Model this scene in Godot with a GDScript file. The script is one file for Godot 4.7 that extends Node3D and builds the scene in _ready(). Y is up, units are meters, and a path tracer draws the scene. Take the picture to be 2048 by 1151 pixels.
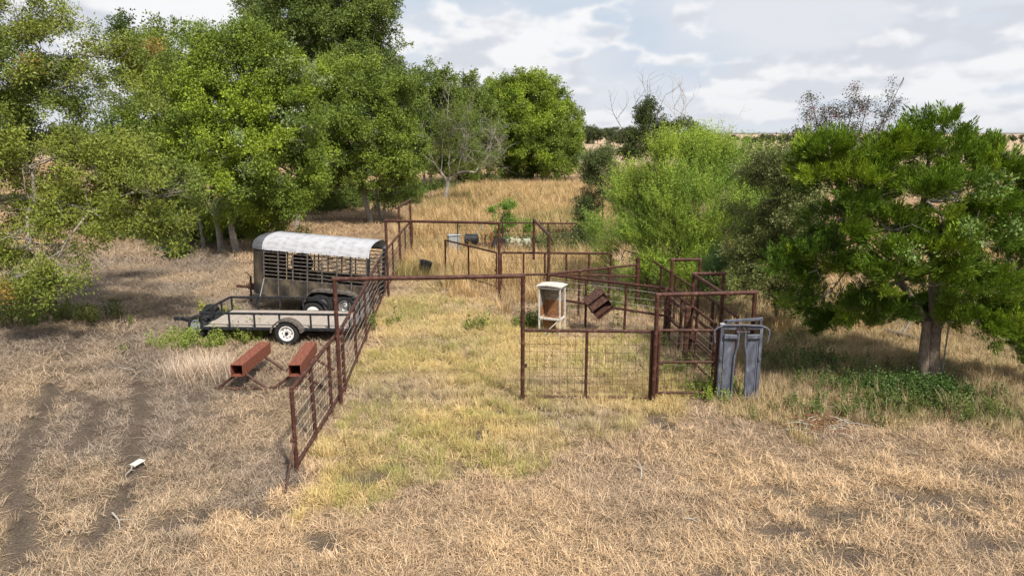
extends Node3D
# A cattle-pen corner of a dry ranch pasture seen from a low drone.
# x right, y up, -z away from the camera. Pixels below are those of the 2048 x 1151 photograph.
const F := 1420.0
const CX := 1024.0
const CY := 575.5
const EYE := 5.6
const PITCH := 0.21468

var rng := RandomNumberGenerator.new()
var noise := FastNoiseLite.new()
var fine := FastNoiseLite.new()
var M := {}
var used := {}

# ------------------------------------------------------------------ helpers: places
func ray(px: float, py: float) -> Vector3:
	var fwd := Vector3(0, -sin(PITCH), -cos(PITCH))
	var up := Vector3(0, cos(PITCH), -sin(PITCH))
	return Vector3((px - CX) / F, 0, 0) + up * (-(py - CY) / F) + fwd

func pt(px: float, py: float, h := 0.0) -> Vector3:      # where the sight line meets the height h
	var d := ray(px, py)
	return Vector3(0, EYE, 0) + d * ((h - EYE) / d.y)

func onz(px: float, py: float, dist: float) -> Vector3:  # where the sight line is dist metres away
	var d := ray(px, py)
	return Vector3(0, EYE, 0) + d * (-dist / d.z)

func pix(p: Vector3) -> Vector2:
	var fwd := Vector3(0, -sin(PITCH), -cos(PITCH))
	var up := Vector3(0, cos(PITCH), -sin(PITCH))
	var r := p - Vector3(0, EYE, 0)
	var c := maxf(r.dot(fwd), 0.01)
	return Vector2(CX + F * r.x / c, CY - F * r.dot(up) / c)

func hgt(x: float, z: float) -> float:
	var far := clampf((-z - 70.0) / 200.0, 0.0, 1.0)
	return noise.get_noise_2d(x * 6.0, z * 6.0) * 0.05 + far * (noise.get_noise_2d(x * 0.35 + 90.0, z * 0.35) * 1.6 - 1.0)

func rnd(a: float, b: float) -> float:
	return rng.randf_range(a, b)

func rdir() -> Vector3:
	var y := rnd(-1, 1)
	var a := rnd(0, TAU)
	var r := sqrt(1.0 - y * y)
	return Vector3(r * cos(a), y, r * sin(a))

# ------------------------------------------------------------------ helpers: meshes
class MB:
	var v := PackedVector3Array()
	var n := PackedVector3Array()
	var c := PackedColorArray()
	var ix := PackedInt32Array()
	var org := Vector3.ZERO
	func _init(o := Vector3.ZERO): org = o
	func tri(a: Vector3, b: Vector3, d: Vector3, na: Vector3, nb: Vector3, nd: Vector3):
		var k := v.size()
		v.append(a - org); v.append(b - org); v.append(d - org)
		n.append(na); n.append(nb); n.append(nd)
		if (b - a).cross(d - a).dot(na + nb + nd) > 0.0:
			ix.append(k); ix.append(k + 2); ix.append(k + 1)
		else:
			ix.append(k); ix.append(k + 1); ix.append(k + 2)
	func quad(a: Vector3, b: Vector3, d: Vector3, e: Vector3, nn: Vector3):
		tri(a, b, d, nn, nn, nn); tri(a, d, e, nn, nn, nn)
	func box(at: Vector3, size: Vector3, bs := Basis.IDENTITY, bev := 0.0):
		var h := size * 0.5
		var ax := [bs.x, bs.y, bs.z]
		var hh := [h.x, h.y, h.z]
		for i in 3:
			var j := (i + 1) % 3
			var k := (i + 2) % 3
			for s in [-1.0, 1.0]:
				var nn: Vector3 = ax[i] * s
				var o: Vector3 = at + nn * hh[i]
				var u: Vector3 = ax[j] * (hh[j] - bev)
				var w: Vector3 = ax[k] * (hh[k] - bev)
				quad(o - u - w, o + u - w, o + u + w, o - u + w, nn)
		if bev > 0.0:
			for i in 3:
				var j := (i + 1) % 3
				var k := (i + 2) % 3
				for s in [-1.0, 1.0]:
					for t in [-1.0, 1.0]:
						var e1: Vector3 = at + ax[j] * s * hh[j] + ax[k] * t * (hh[k] - bev)
						var e2: Vector3 = at + ax[j] * s * (hh[j] - bev) + ax[k] * t * hh[k]
						var l: Vector3 = ax[i] * (hh[i] - bev)
						quad(e1 - l, e1 + l, e2 + l, e2 - l, (ax[j] * s + ax[k] * t).normalized())
	func tube(p: Array, r: Array, sides := 8, caps := true):
		var m := p.size()
		var t0: Vector3 = (p[1] - p[0]).normalized()
		var side := t0.cross(Vector3.UP if absf(t0.y) < 0.9 else Vector3.RIGHT).normalized()
		var rings := []
		var norms := []
		for i in m:
			var t: Vector3 = (p[mini(i + 1, m - 1)] - p[maxi(i - 1, 0)]).normalized()
			side = (side - t * side.dot(t)).normalized()
			var up := t.cross(side)
			var ring := PackedVector3Array()
			var nr := PackedVector3Array()
			for k in sides + 1:
				var a := TAU * k / sides
				var d := side * cos(a) + up * sin(a)
				nr.append(d); ring.append(p[i] + d * float(r[mini(i, r.size() - 1)]))
			rings.append(ring); norms.append(nr)
		for i in m - 1:
			var A: PackedVector3Array = rings[i]
			var B: PackedVector3Array = rings[i + 1]
			var NA: PackedVector3Array = norms[i]
			var NB: PackedVector3Array = norms[i + 1]
			for k in sides:
				tri(A[k], A[k + 1], B[k + 1], NA[k], NA[k + 1], NB[k + 1])
				tri(A[k], B[k + 1], B[k], NA[k], NB[k + 1], NB[k])
		if caps:
			for e in [0, m - 1]:
				var t: Vector3 = ((p[1] - p[0]) if e else (p[0] - p[1])).normalized()
				if e: t = (p[m - 1] - p[m - 2]).normalized()
				for k in sides:
					tri(p[e], rings[e][k], rings[e][k + 1], t, t, t)
	func pipe(a: Vector3, b: Vector3, r: float, sides := 8):
		tube([a, b], [r], sides)
	func lathe(at: Vector3, axis: Vector3, prof: Array, sides := 24):   # prof: [distance along the axis, radius]
		var s := axis.cross(Vector3.UP if absf(axis.y) < 0.9 else Vector3.RIGHT).normalized()
		var u := axis.cross(s)
		for i in prof.size() - 1:
			var p: Vector2 = prof[i]
			var q: Vector2 = prof[i + 1]
			var tg := (q - p).normalized()
			for k in sides:
				var d1 := s * cos(TAU * k / sides) + u * sin(TAU * k / sides)
				var d2 := s * cos(TAU * (k + 1) / sides) + u * sin(TAU * (k + 1) / sides)
				var n1 := d1 * tg.x - axis * tg.y
				var n2 := d2 * tg.x - axis * tg.y
				tri(at + axis * p.x + d1 * p.y, at + axis * p.x + d2 * p.y, at + axis * q.x + d2 * q.y, n1, n2, n2)
				tri(at + axis * p.x + d1 * p.y, at + axis * q.x + d2 * q.y, at + axis * q.x + d1 * q.y, n1, n2, n1)
	func mesh() -> ArrayMesh:
		var a := []
		a.resize(Mesh.ARRAY_MAX)
		a[Mesh.ARRAY_VERTEX] = v
		if n.size() == v.size(): a[Mesh.ARRAY_NORMAL] = n
		if c.size() == v.size(): a[Mesh.ARRAY_COLOR] = c
		a[Mesh.ARRAY_INDEX] = ix
		var m := ArrayMesh.new()
		m.add_surface_from_arrays(Mesh.PRIMITIVE_TRIANGLES, a)
		return m

# ------------------------------------------------------------------ helpers: things and parts
func numbered(called: String) -> String:
	if not used.has(called):
		used[called] = 0
		return called
	used[called] += 1
	return "%s_%03d" % [called, used[called]]

func thing(called: String, label: String, category: String, at := Vector3.ZERO, group := "") -> Node3D:
	var o := Node3D.new()
	o.name = numbered(called)
	add_child(o)
	o.position = at
	o.set_meta("label", label); o.set_meta("category", category)
	if group: o.set_meta("group", group)
	return o

func part(called: String, mb: MB, m: Material, parent: Node3D, label := "") -> MeshInstance3D:
	return inst(called, mb.mesh(), m, parent, label)

func inst(called: String, mesh: Mesh, m: Material, parent: Node3D, label := "") -> MeshInstance3D:
	var o := MeshInstance3D.new()
	o.name = called
	o.mesh = mesh
	o.material_override = m
	if label: o.set_meta("label", label)
	parent.add_child(o, true)
	return o

func scatter(called: String, mesh: Mesh, m: Material, buf: PackedFloat32Array, parent: Node3D) -> MultiMeshInstance3D:
	var mm := MultiMesh.new()
	mm.transform_format = MultiMesh.TRANSFORM_3D
	mm.use_colors = true
	mm.mesh = mesh
	mm.instance_count = buf.size() / 16
	mm.buffer = buf
	var o := MultiMeshInstance3D.new()
	o.name = called
	o.multimesh = mm
	o.material_override = m
	o.set_meta("kind", "stuff")
	parent.add_child(o, true)
	return o

func put(buf: PackedFloat32Array, b: Basis, o: Vector3, c: Color) -> void:
	buf.append_array(PackedFloat32Array([b.x.x, b.y.x, b.z.x, o.x, b.x.y, b.y.y, b.z.y, o.y, b.x.z, b.y.z, b.z.z, o.z, c.r, c.g, c.b, 1.0]))

# ------------------------------------------------------------------ materials
func ramp(stops: Array) -> Gradient:
	var g := Gradient.new()
	var o := PackedFloat32Array()
	var c := PackedColorArray()
	for s in stops:
		o.append(s[0]); c.append(Color(s[1][0], s[1][1], s[1][2]).linear_to_srgb())
	g.offsets = o; g.colors = c
	return g

func noise_tex(freq: float, stops: Array, sd: int, size := 256, kind := FastNoiseLite.TYPE_SIMPLEX_SMOOTH, octaves := 5) -> NoiseTexture2D:
	var t := NoiseTexture2D.new()
	t.width = size; t.height = size
	t.seamless = true
	var n := FastNoiseLite.new()
	n.seed = sd; n.frequency = freq; n.fractal_octaves = octaves; n.noise_type = kind
	t.noise = n
	if stops: t.color_ramp = ramp(stops)
	return t

func mat(called: String, stops: Array, freq: float, scale: Vector3, rough := 0.8, metal := 0.0, bump := 0.0, sd := 1) -> StandardMaterial3D:
	var m := StandardMaterial3D.new()
	m.resource_name = called
	m.albedo_texture = noise_tex(freq, stops, sd)
	m.uv1_triplanar = true
	m.uv1_scale = scale
	m.roughness = rough
	m.metallic = metal
	m.metallic_specular = 0.35
	if bump > 0.0:
		m.heightmap_enabled = true
		m.heightmap_texture = noise_tex(freq * 2.0, [], sd + 7)
		m.heightmap_scale = bump
	M[called] = m
	return m

func tinted(called: String, c: Color, rough := 0.7, backlight := 0.0) -> StandardMaterial3D:
	var m := StandardMaterial3D.new()
	m.resource_name = called
	m.albedo_color = c.linear_to_srgb()
	m.vertex_color_use_as_albedo = true
	m.roughness = rough
	m.metallic_specular = 0.3
	if backlight > 0.0:
		m.backlight_enabled = true
		m.backlight = Color(backlight, backlight, backlight * 0.6).linear_to_srgb()
	m.cull_mode = BaseMaterial3D.CULL_DISABLED
	M[called] = m
	return m

func make_materials() -> void:
	mat("rust_pipe", [[0.0, [0.018, 0.008, 0.007]], [0.42, [0.042, 0.016, 0.012]], [0.62, [0.066, 0.025, 0.018]], [0.80, [0.095, 0.045, 0.034]], [1.0, [0.22, 0.16, 0.13]]], 0.02, Vector3(1.3, 1.3, 1.3), 0.62, 0.0, 0.3, 3)
	mat("rust_beam", [[0.0, [0.07, 0.023, 0.015]], [0.45, [0.14, 0.046, 0.030]], [0.7, [0.18, 0.064, 0.042]], [1.0, [0.22, 0.10, 0.072]]], 0.03, Vector3(1.6, 1.6, 1.6), 0.75, 0.0, 0.3, 4)
	mat("rust_dark", [[0.0, [0.022, 0.013, 0.011]], [0.5, [0.055, 0.028, 0.022]], [0.75, [0.10, 0.042, 0.03]], [1.0, [0.14, 0.085, 0.065]]], 0.025, Vector3(1.5, 1.5, 1.5), 0.6, 0.0, 0.3, 5)
	mat("wire", [[0.0, [0.20, 0.13, 0.10]], [0.5, [0.52, 0.49, 0.47]], [1.0, [0.7, 0.69, 0.68]]], 0.02, Vector3(0.6, 0.6, 0.6), 0.5, 0.3, 0.0, 6)
	mat("wire_rust", [[0.0, [0.035, 0.02, 0.016]], [0.6, [0.08, 0.05, 0.04]], [1.0, [0.24, 0.2, 0.18]]], 0.02, Vector3(0.6, 0.6, 0.6), 0.6, 0.2, 0.0, 6)
	mat("white_wood", [[0.0, [0.16, 0.13, 0.10]], [0.28, [0.34, 0.31, 0.28]], [0.45, [0.42, 0.41, 0.395]], [1.0, [0.52, 0.51, 0.495]]], 0.03, Vector3(2, 0.6, 2), 0.7, 0.0, 0.3, 8)
	mat("orange_wood", [[0.0, [0.07, 0.03, 0.015]], [0.4, [0.16, 0.07, 0.028]], [0.65, [0.25, 0.125, 0.055]], [1.0, [0.34, 0.23, 0.14]]], 0.03, Vector3(1.2, 7, 1.2), 0.75, 0.0, 0.4, 9)
	mat("grey_wood", [[0.0, [0.06, 0.05, 0.045]], [0.4, [0.20, 0.17, 0.14]], [1.0, [0.34, 0.30, 0.26]]], 0.03, Vector3(1.2, 7, 1.2), 0.85, 0.0, 0.4, 10)
	mat("plank", [[0.0, [0.14, 0.11, 0.095]], [0.35, [0.23, 0.20, 0.18]], [0.6, [0.32, 0.285, 0.265]], [1.0, [0.42, 0.385, 0.36]]], 0.03, Vector3(0.7, 4, 8), 0.85, 0.0, 0.4, 11)
	mat("black_paint", [[0.0, [0.008, 0.009, 0.012]], [0.6, [0.016, 0.018, 0.023]], [0.8, [0.03, 0.032, 0.036]], [1.0, [0.09, 0.07, 0.06]]], 0.02, Vector3(1.5, 1.5, 1.5), 0.45, 0.0, 0.1, 12)
	mat("rubber", [[0.0, [0.010, 0.010, 0.011]], [0.7, [0.022, 0.022, 0.023]], [1.0, [0.06, 0.055, 0.05]]], 0.03, Vector3(2, 2, 2), 0.85, 0.0, 0.4, 13)
	mat("white_steel", [[0.0, [0.30, 0.27, 0.24]], [0.3, [0.58, 0.57, 0.56]], [1.0, [0.74, 0.74, 0.75]]], 0.03, Vector3(3, 3, 3), 0.4, 0.0, 0.1, 14)
	mat("chrome", [[0.0, [0.30, 0.28, 0.26]], [0.5, [0.6, 0.6, 0.6]], [1.0, [0.8, 0.8, 0.82]]], 0.03, Vector3(3, 3, 3), 0.28, 0.85, 0.0, 15)
	mat("roof_metal", [[0.0, [0.16, 0.16, 0.18]], [0.2, [0.20, 0.205, 0.23]], [0.34, [0.27, 0.278, 0.31]], [0.6, [0.315, 0.325, 0.365]], [1.0, [0.37, 0.38, 0.42]]], 0.018, Vector3(0.55, 1.3, 1.3), 0.5, 0.0, 0.2, 16)
	mat("trailer_steel", [[0.0, [0.014, 0.013, 0.014]], [0.42, [0.040, 0.034, 0.029]], [0.6, [0.070, 0.056, 0.042]], [0.8, [0.10, 0.08, 0.057]], [1.0, [0.13, 0.10, 0.07]]], 0.006, Vector3(1.1, 0.55, 1.1), 0.65, 0.0, 0.2, 17)
	mat("trailer_slat", [[0.0, [0.035, 0.03, 0.028]], [0.5, [0.085, 0.075, 0.068]], [1.0, [0.17, 0.15, 0.135]]], 0.02, Vector3(1.5, 1.5, 1.5), 0.6, 0.0, 0.1, 18)
	mat("grey_steel", [[0.0, [0.10, 0.075, 0.06]], [0.2, [0.055, 0.06, 0.08]], [0.5, [0.078, 0.086, 0.118]], [0.8, [0.105, 0.115, 0.15]], [1.0, [0.2, 0.21, 0.235]]], 0.015, Vector3(1.6, 0.7, 1.6), 0.5, 0.0, 0.15, 19)
	mat("galvanised", [[0.0, [0.12, 0.12, 0.12]], [0.4, [0.33, 0.36, 0.39]], [1.0, [0.5, 0.54, 0.58]]], 0.03, Vector3(1.5, 1.5, 1.5), 0.45, 0.4, 0.1, 20)
	mat("concrete", [[0.0, [0.22, 0.22, 0.15]], [0.4, [0.42, 0.42, 0.33]], [1.0, [0.6, 0.58, 0.5]]], 0.03, Vector3(1.5, 1.5, 1.5), 0.9, 0.0, 0.4, 21)
	mat("bark_grey", [[0.0, [0.07, 0.06, 0.05]], [0.4, [0.20, 0.18, 0.155]], [0.7, [0.33, 0.30, 0.27]], [1.0, [0.46, 0.43, 0.39]]], 0.03, Vector3(3, 0.8, 3), 0.9, 0.0, 1.2, 22)
	mat("bark_pale", [[0.0, [0.16, 0.14, 0.12]], [0.5, [0.34, 0.31, 0.28]], [1.0, [0.50, 0.47, 0.43]]], 0.03, Vector3(3, 0.8, 3), 0.9, 0.0, 0.6, 23)
	mat("bark_brown", [[0.0, [0.045, 0.035, 0.03]], [0.4, [0.15, 0.115, 0.09]], [0.7, [0.27, 0.22, 0.18]], [1.0, [0.38, 0.33, 0.29]]], 0.04, Vector3(5, 0.7, 5), 0.9, 0.0, 1.5, 24)
	mat("twig_dark", [[0.0, [0.04, 0.03, 0.028]], [0.5, [0.09, 0.07, 0.065]], [1.0, [0.18, 0.15, 0.14]]], 0.03, Vector3(3, 1, 3), 0.9, 0.0, 0.3, 25)
	mat("paper", [[0.0, [0.45, 0.42, 0.36]], [0.3, [0.46, 0.44, 0.40]], [1.0, [0.55, 0.54, 0.50]]], 0.02, Vector3(3, 3, 3), 0.8, 0.0, 0.1, 26)
	mat("dead_needles", [[0.0, [0.07, 0.03, 0.02]], [0.5, [0.16, 0.07, 0.04]], [1.0, [0.25, 0.14, 0.09]]], 0.04, Vector3(2, 2, 2), 0.9, 0.0, 0.5, 27)
	tinted("leaf", Color(1, 1, 1), 0.42, 0.42)
	tinted("straw", Color(1, 1, 1), 0.75, 0.25)
	var g := tinted("ground", Color(1, 1, 1), 0.95)
	g.albedo_texture = noise_tex(0.06, [[0.0, [0.42, 0.40, 0.38]], [0.45, [0.8, 0.8, 0.8]], [0.7, [1, 1, 1]], [1.0, [1, 1, 1]]], 30, 512)
	g.uv1_triplanar = true; g.uv1_world_triplanar = true
	g.uv1_scale = Vector3(0.6, 0.6, 0.6)
	g.heightmap_enabled = true
	g.heightmap_texture = noise_tex(0.08, [], 31, 512)
	g.heightmap_scale = 4.0

# ------------------------------------------------------------------ camera, sky, sun
func make_view() -> void:
	var cam := Camera3D.new()
	cam.name = "camera"
	cam.position = Vector3(0, EYE, 0)
	cam.rotation.x = -PITCH
	cam.fov = rad_to_deg(2.0 * atan(CY / F))
	cam.near = 0.1
	cam.far = 6000.0
	cam.current = true
	add_child(cam)
	var e := Environment.new()
	e.background_mode = Environment.BG_SKY
	e.tonemap_mode = Environment.TONE_MAPPER_LINEAR
	e.tonemap_exposure = 1.6
	e.sdfgi_enabled = true; e.ssao_enabled = true; e.ssil_enabled = true
	var sm := PanoramaSkyMaterial.new()
	sm.panorama = ImageTexture.create_from_image(cloudy_sky(3072, 1536))
	sm.energy_multiplier = 0.52
	e.sky = Sky.new()
	e.sky.sky_material = sm
	var we := WorldEnvironment.new()
	we.name = "environment"
	we.environment = e
	add_child(we)
	var sun := DirectionalLight3D.new()
	sun.name = "sun"
	sun.light_energy = 1.6
	sun.light_angular_distance = 4.0
	sun.light_color = Color(1.0, 0.965, 0.90)
	sun.shadow_enabled = true
	add_child(sun)
	sun.look_at_from_position(Vector3(0.35, 0.78, 0.52), Vector3.ZERO)

func cloudy_sky(w: int, h: int) -> Image:
	var im := Image.create(w, h, false, Image.FORMAT_RGBF)
	var big := FastNoiseLite.new(); big.seed = 11; big.frequency = 1.0; big.fractal_octaves = 3; big.noise_type = FastNoiseLite.TYPE_SIMPLEX_SMOOTH
	var puff := FastNoiseLite.new(); puff.seed = 5; puff.frequency = 1.0; puff.fractal_octaves = 6; puff.fractal_gain = 0.52; puff.noise_type = FastNoiseLite.TYPE_SIMPLEX_SMOOTH
	var soft := FastNoiseLite.new(); soft.seed = 23; soft.frequency = 1.0; soft.fractal_octaves = 4; soft.noise_type = FastNoiseLite.TYPE_SIMPLEX_SMOOTH
	var white := Vector3(1.16, 1.165, 1.175)
	var shade := Vector3(0.80, 0.835, 0.92)
	var blue := Vector3(0.66, 0.79, 0.96)
	var ground := Color(0.30, 0.24, 0.17)
	im.fill(ground)
	for j in h / 2:
		var el := PI * 0.5 - PI * (j + 0.5) / h
		var y := sin(el)
		var q := cos(el)
		var squeeze := 1.0 / (0.30 + 0.9 * y)      # clouds crowd together towards the horizon
		for i in w:
			var az := TAU * (i + 0.5) / w
			var d := Vector3(q * sin(az), 0.0, q * cos(az))
			var p := d * (1.5 + 0.55 * squeeze)
			var ey := el * 4.4 * squeeze * 0.62
			# heaped clouds: a slow swell decides where they stand, billows give the cauliflower edge
			var b := big.get_noise_3d(p.x * 1.1, ey * 1.1, p.z * 1.1)
			var n := puff.get_noise_3d(p.x * 1.9, ey * 2.2, p.z * 1.9)
			var n2 := puff.get_noise_3d(p.x * 1.9, (ey + 0.13) * 2.2, p.z * 1.9)
			var s := soft.get_noise_3d(p.x * 0.9, ey * 1.6, p.z * 0.9)
			var bill := 1.0 - absf(n) * 2.2
			var den := b * 0.75 + bill * 0.30 - 0.12
			var edge := clampf((den + 0.10) * 6.0, 0.0, 1.0)
			var lit := clampf(0.44 + (n - n2) * 2.4 + (1.0 - edge) * 0.3 + (den - 0.1) * 0.9 - s * 1.3, 0.0, 1.0)
			lit = lit * lit * (3.0 - 2.0 * lit)
			var body := shade.lerp(white, lit)
			var veil := blue.lerp(Vector3(0.93, 0.955, 1.02), clampf(0.66 + s * 1.1, 0.0, 1.0))
			var c := veil.lerp(body, edge * edge * (3.0 - 2.0 * edge))
			var hz := exp(-el * 11.0)
			c = c.lerp(Vector3(0.92, 0.955, 1.0), hz * 0.6)
			im.set_pixel(i, j, Color(c.x, c.y, c.z))
	return im

# ------------------------------------------------------------------ ground and its cover
var POLY := {}
var TRACKS := []
var BARE := []

func zones() -> void:
	POLY.pen = PackedVector2Array([Vector2(590, 1075), Vector2(640, 930), Vector2(690, 830), Vector2(745, 690), Vector2(775, 600), Vector2(840, 568), Vector2(930, 590), Vector2(1010, 625), Vector2(1050, 660), Vector2(1300, 690), Vector2(1420, 800), Vector2(1300, 850), Vector2(1130, 900), Vector2(960, 950), Vector2(820, 1010)])
	POLY.tall = PackedVector2Array([Vector2(800, 560), Vector2(790, 500), Vector2(830, 440), Vector2(880, 395), Vector2(1000, 362), Vector2(1200, 350), Vector2(1230, 440), Vector2(1210, 560), Vector2(1080, 620), Vector2(1010, 612), Vector2(930, 585)])
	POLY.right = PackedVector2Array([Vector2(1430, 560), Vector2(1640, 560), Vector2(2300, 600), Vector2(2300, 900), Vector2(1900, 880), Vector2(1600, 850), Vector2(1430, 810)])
	POLY.yard = PackedVector2Array([Vector2(-600, 1300), Vector2(-600, 560), Vector2(0, 520), Vector2(420, 470), Vector2(500, 560), Vector2(680, 640), Vector2(700, 720), Vector2(620, 900), Vector2(560, 980), Vector2(420, 1000), Vector2(300, 1100), Vector2(150, 1300)])
	POLY.chute = PackedVector2Array([Vector2(1100, 560), Vector2(1300, 520), Vector2(1440, 600), Vector2(1480, 700), Vector2(1440, 800), Vector2(1310, 780), Vector2(1290, 670), Vector2(1100, 640)])
	for t in [[[[225, 600], [190, 650], [135, 700], [105, 760], [85, 830], [40, 900], [28, 960], [45, 1060], [30, 1140]], 0.22],
			[[[255, 640], [235, 680], [262, 730], [285, 790], [280, 850], [262, 900], [270, 960], [230, 1020], [190, 1090]], 0.20],
			[[[150, 790], [200, 820], [180, 860], [150, 900]], 0.2], [[[560, 560], [400, 600], [260, 640]], 0.2]]:
		var l := PackedVector2Array()
		for p in t[0]:
			var g := pt(p[0], p[1])
			l.append(Vector2(g.x, g.z))
		TRACKS.append([l, t[1]])
	for b in [[1680, 1030, 1.0, 0.45], [1860, 1000, 1.5, 0.5], [1560, 985, 0.6, 0.3], [2010, 950, 1.2, 0.5], [1700, 1105, 0.9, 0.4], [1890, 1040, 0.7, 0.3], [1590, 1055, 0.8, 0.35], [2000, 1090, 0.8, 0.3], [545, 1030, 0.5, 0.3],
			[1540, 1145, 0.7, 0.35], [350, 900, 0.5, 0.2], [330, 1050, 0.6, 0.25], [150, 1080, 0.5, 0.2], [230, 555, 2.0, 0.8], [60, 880, 0.5, 0.3], [420, 830, 0.5, 0.2]]:
		var g := pt(b[0], b[1])
		BARE.append([Vector2(g.x, g.z), b[2], b[3]])

func bare(x: float, z: float) -> float:                 # 1 where the soil is worn open
	var p := Vector2(x, z)
	var k := 0.0
	var wob := fine.get_noise_2d(x * 30.0, z * 30.0) * 0.3 + fine.get_noise_2d(x * 130.0, z * 130.0) * 0.32
	for t in TRACKS:
		var l: PackedVector2Array = t[0]
		for i in l.size() - 1:
			var dd := p.distance_to(Geometry2D.get_closest_point_to_segment(p, l[i], l[i + 1])) / float(t[1])
			k = maxf(k, 1.25 - dd * 0.75 + wob * 1.4)
	for b in BARE:
		var o: Vector2 = p - (b[0] as Vector2)
		k = maxf(k, 1.15 - Vector2(o.x / float(b[1]), o.y / float(b[2])).length() + wob * 1.8)
	k = maxf(k, (fine.get_noise_2d(x * 9.0 + 40.0, z * 13.0) - 0.33) * 5.0)
	return clampf(k, 0.0, 1.0)

func inside(zone: String, x: float, z: float) -> bool:
	var s := pix(Vector3(x, 0, z))
	var wob := 900.0 / maxf(-z, 4.0)
	s += Vector2(noise.get_noise_2d(x * 40.0, z * 40.0), noise.get_noise_2d(x * 40.0 + 300.0, z * 40.0)) * wob
	return Geometry2D.is_point_in_polygon(s, POLY[zone])

func straw_color(x: float, z: float) -> Color:          # the tone of the dry cover at a place
	var n := noise.get_noise_2d(x * 22.0, z * 22.0)
	var f := fine.get_noise_2d(x * 14.0, z * 14.0)
	var c := Color(0.575, 0.415, 0.265).lerp(Color(0.43, 0.32, 0.225), clampf(0.5 + n * 1.2, 0, 1))
	if inside("yard", x, z):
		c = Color(0.30, 0.24, 0.195).lerp(Color(0.43, 0.325, 0.225), clampf(0.45 + n * 1.3, 0, 1))
	elif inside("pen", x, z):
		c = Color(0.56, 0.425, 0.20).lerp(Color(0.45, 0.35, 0.24), clampf(0.3 + n * 1.4, 0, 1))
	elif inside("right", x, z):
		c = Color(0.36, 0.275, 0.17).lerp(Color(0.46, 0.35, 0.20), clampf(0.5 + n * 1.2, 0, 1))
	elif z < -36.0:
		c = Color(0.47, 0.335, 0.215).lerp(Color(0.38, 0.265, 0.17), clampf(0.5 + n * 1.2, 0, 1))
	return c * (1.0 + f * 0.22)

func make_ground() -> void:
	var xs := []
	var zs := []
	var a := 0.0
	while a < 3500.0:
		xs.append(a)
		a += 0.22 if a < 26.0 else maxf(0.22, (a - 26.0) * 0.10 + 0.3)
	var neg := xs.slice(1)
	neg.reverse()
	xs = neg.map(func(q): return -q) + xs
	a = 12.0
	while a > -3800.0:
		zs.append(a)
		a -= 0.22 if a > -34.0 else (-a - 34.0) * 0.06 + 0.25
	zs.reverse()
	zs = zs + [20.0, 40.0, 90.0, 200.0]
	var nx := xs.size()
	var nz := zs.size()
	var mb := MB.new()
	mb.v.resize(nx * nz); mb.n.resize(nx * nz); mb.c.resize(nx * nz)
	var soil := Color(0.105, 0.082, 0.066)
	for j in nz:
		var z: float = zs[j]
		for i in nx:
			var x: float = xs[i]
			var k := j * nx + i
			mb.v[k] = Vector3(x, hgt(x, z), z)
			var c: Color
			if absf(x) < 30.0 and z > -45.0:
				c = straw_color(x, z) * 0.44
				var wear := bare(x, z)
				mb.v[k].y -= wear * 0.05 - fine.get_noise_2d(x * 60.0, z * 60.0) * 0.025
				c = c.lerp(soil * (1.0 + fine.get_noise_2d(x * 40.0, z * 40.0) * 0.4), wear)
			else:
				var n := noise.get_noise_2d(x * 2.0, z * 1.0)
				c = Color(0.44, 0.325, 0.225).lerp(Color(0.36, 0.27, 0.19), clampf(0.5 + n * 1.5, 0, 1))
			c.a = 1.0
			mb.c[k] = c
	for j in nz:
		for i in nx:
			var dx := mb.v[j * nx + mini(i + 1, nx - 1)] - mb.v[j * nx + maxi(i - 1, 0)]
			var dz := mb.v[mini(j + 1, nz - 1) * nx + i] - mb.v[maxi(j - 1, 0) * nx + i]
			mb.n[j * nx + i] = dz.cross(dx).normalized()
	for j in nz - 1:
		for i in nx - 1:
			var k := j * nx + i
			mb.ix.append_array(PackedInt32Array([k, k + 1, k + nx + 1, k, k + nx + 1, k + nx]))
	var g := inst("ground", mb.mesh(), M.ground, self)
	g.set_meta("kind", "structure")
	g.set_meta("label", "dry tan pasture ground with dark soil wheel tracks")

# ---- blades
func blade(mb: MB, at: Vector3, yaw: float, length: float, width: float, lean: float, bend: float, shade: Color, segs := 3) -> void:
	var out := Vector3(cos(yaw), 0, sin(yaw))
	var side := Vector3(-sin(yaw), 0, cos(yaw)) * width * 0.5
	var p := at
	var k := mb.v.size()
	for i in segs + 1:
		var t := float(i) / segs
		var w := 1.0 - t * t
		if i == segs:
			mb.v.append(p); mb.c.append(shade)
		else:
			mb.v.append(p - side * w); mb.v.append(p + side * w)
			mb.c.append(shade); mb.c.append(shade)
		var ang := lean + bend * t
		p += (out * sin(ang) + Vector3.UP * cos(ang)) * (length / segs)
	for i in segs - 1:
		var b := k + i * 2
		mb.ix.append_array(PackedInt32Array([b, b + 1, b + 3, b, b + 3, b + 2]))
	var b2 := k + (segs - 1) * 2
	mb.ix.append_array(PackedInt32Array([b2, b2 + 1, b2 + 2]))

func clump(count: int, spread: float, len0: float, len1: float, width: float, lean0: float, lean1: float, bend: float, flat := 0.0) -> ArrayMesh:
	var mb := MB.new()
	for i in count:
		var a := rnd(0, TAU)
		var r := spread * sqrt(rng.randf())
		var s := rnd(0.62, 1.18)
		var warm := rnd(-0.06, 0.06)
		var c := Color(s * (1 + warm), s, s * (1 - warm))
		var yaw := a + rnd(-1.2, 1.2) if flat == 0.0 else rnd(0, TAU)
		blade(mb, Vector3(cos(a) * r, flat * rng.randf() - 0.01, sin(a) * r), yaw, rnd(len0, len1), width * rnd(0.7, 1.3), rnd(lean0, lean1), rnd(0.2, 1.0) * bend, c)
	return mb.mesh()

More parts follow.
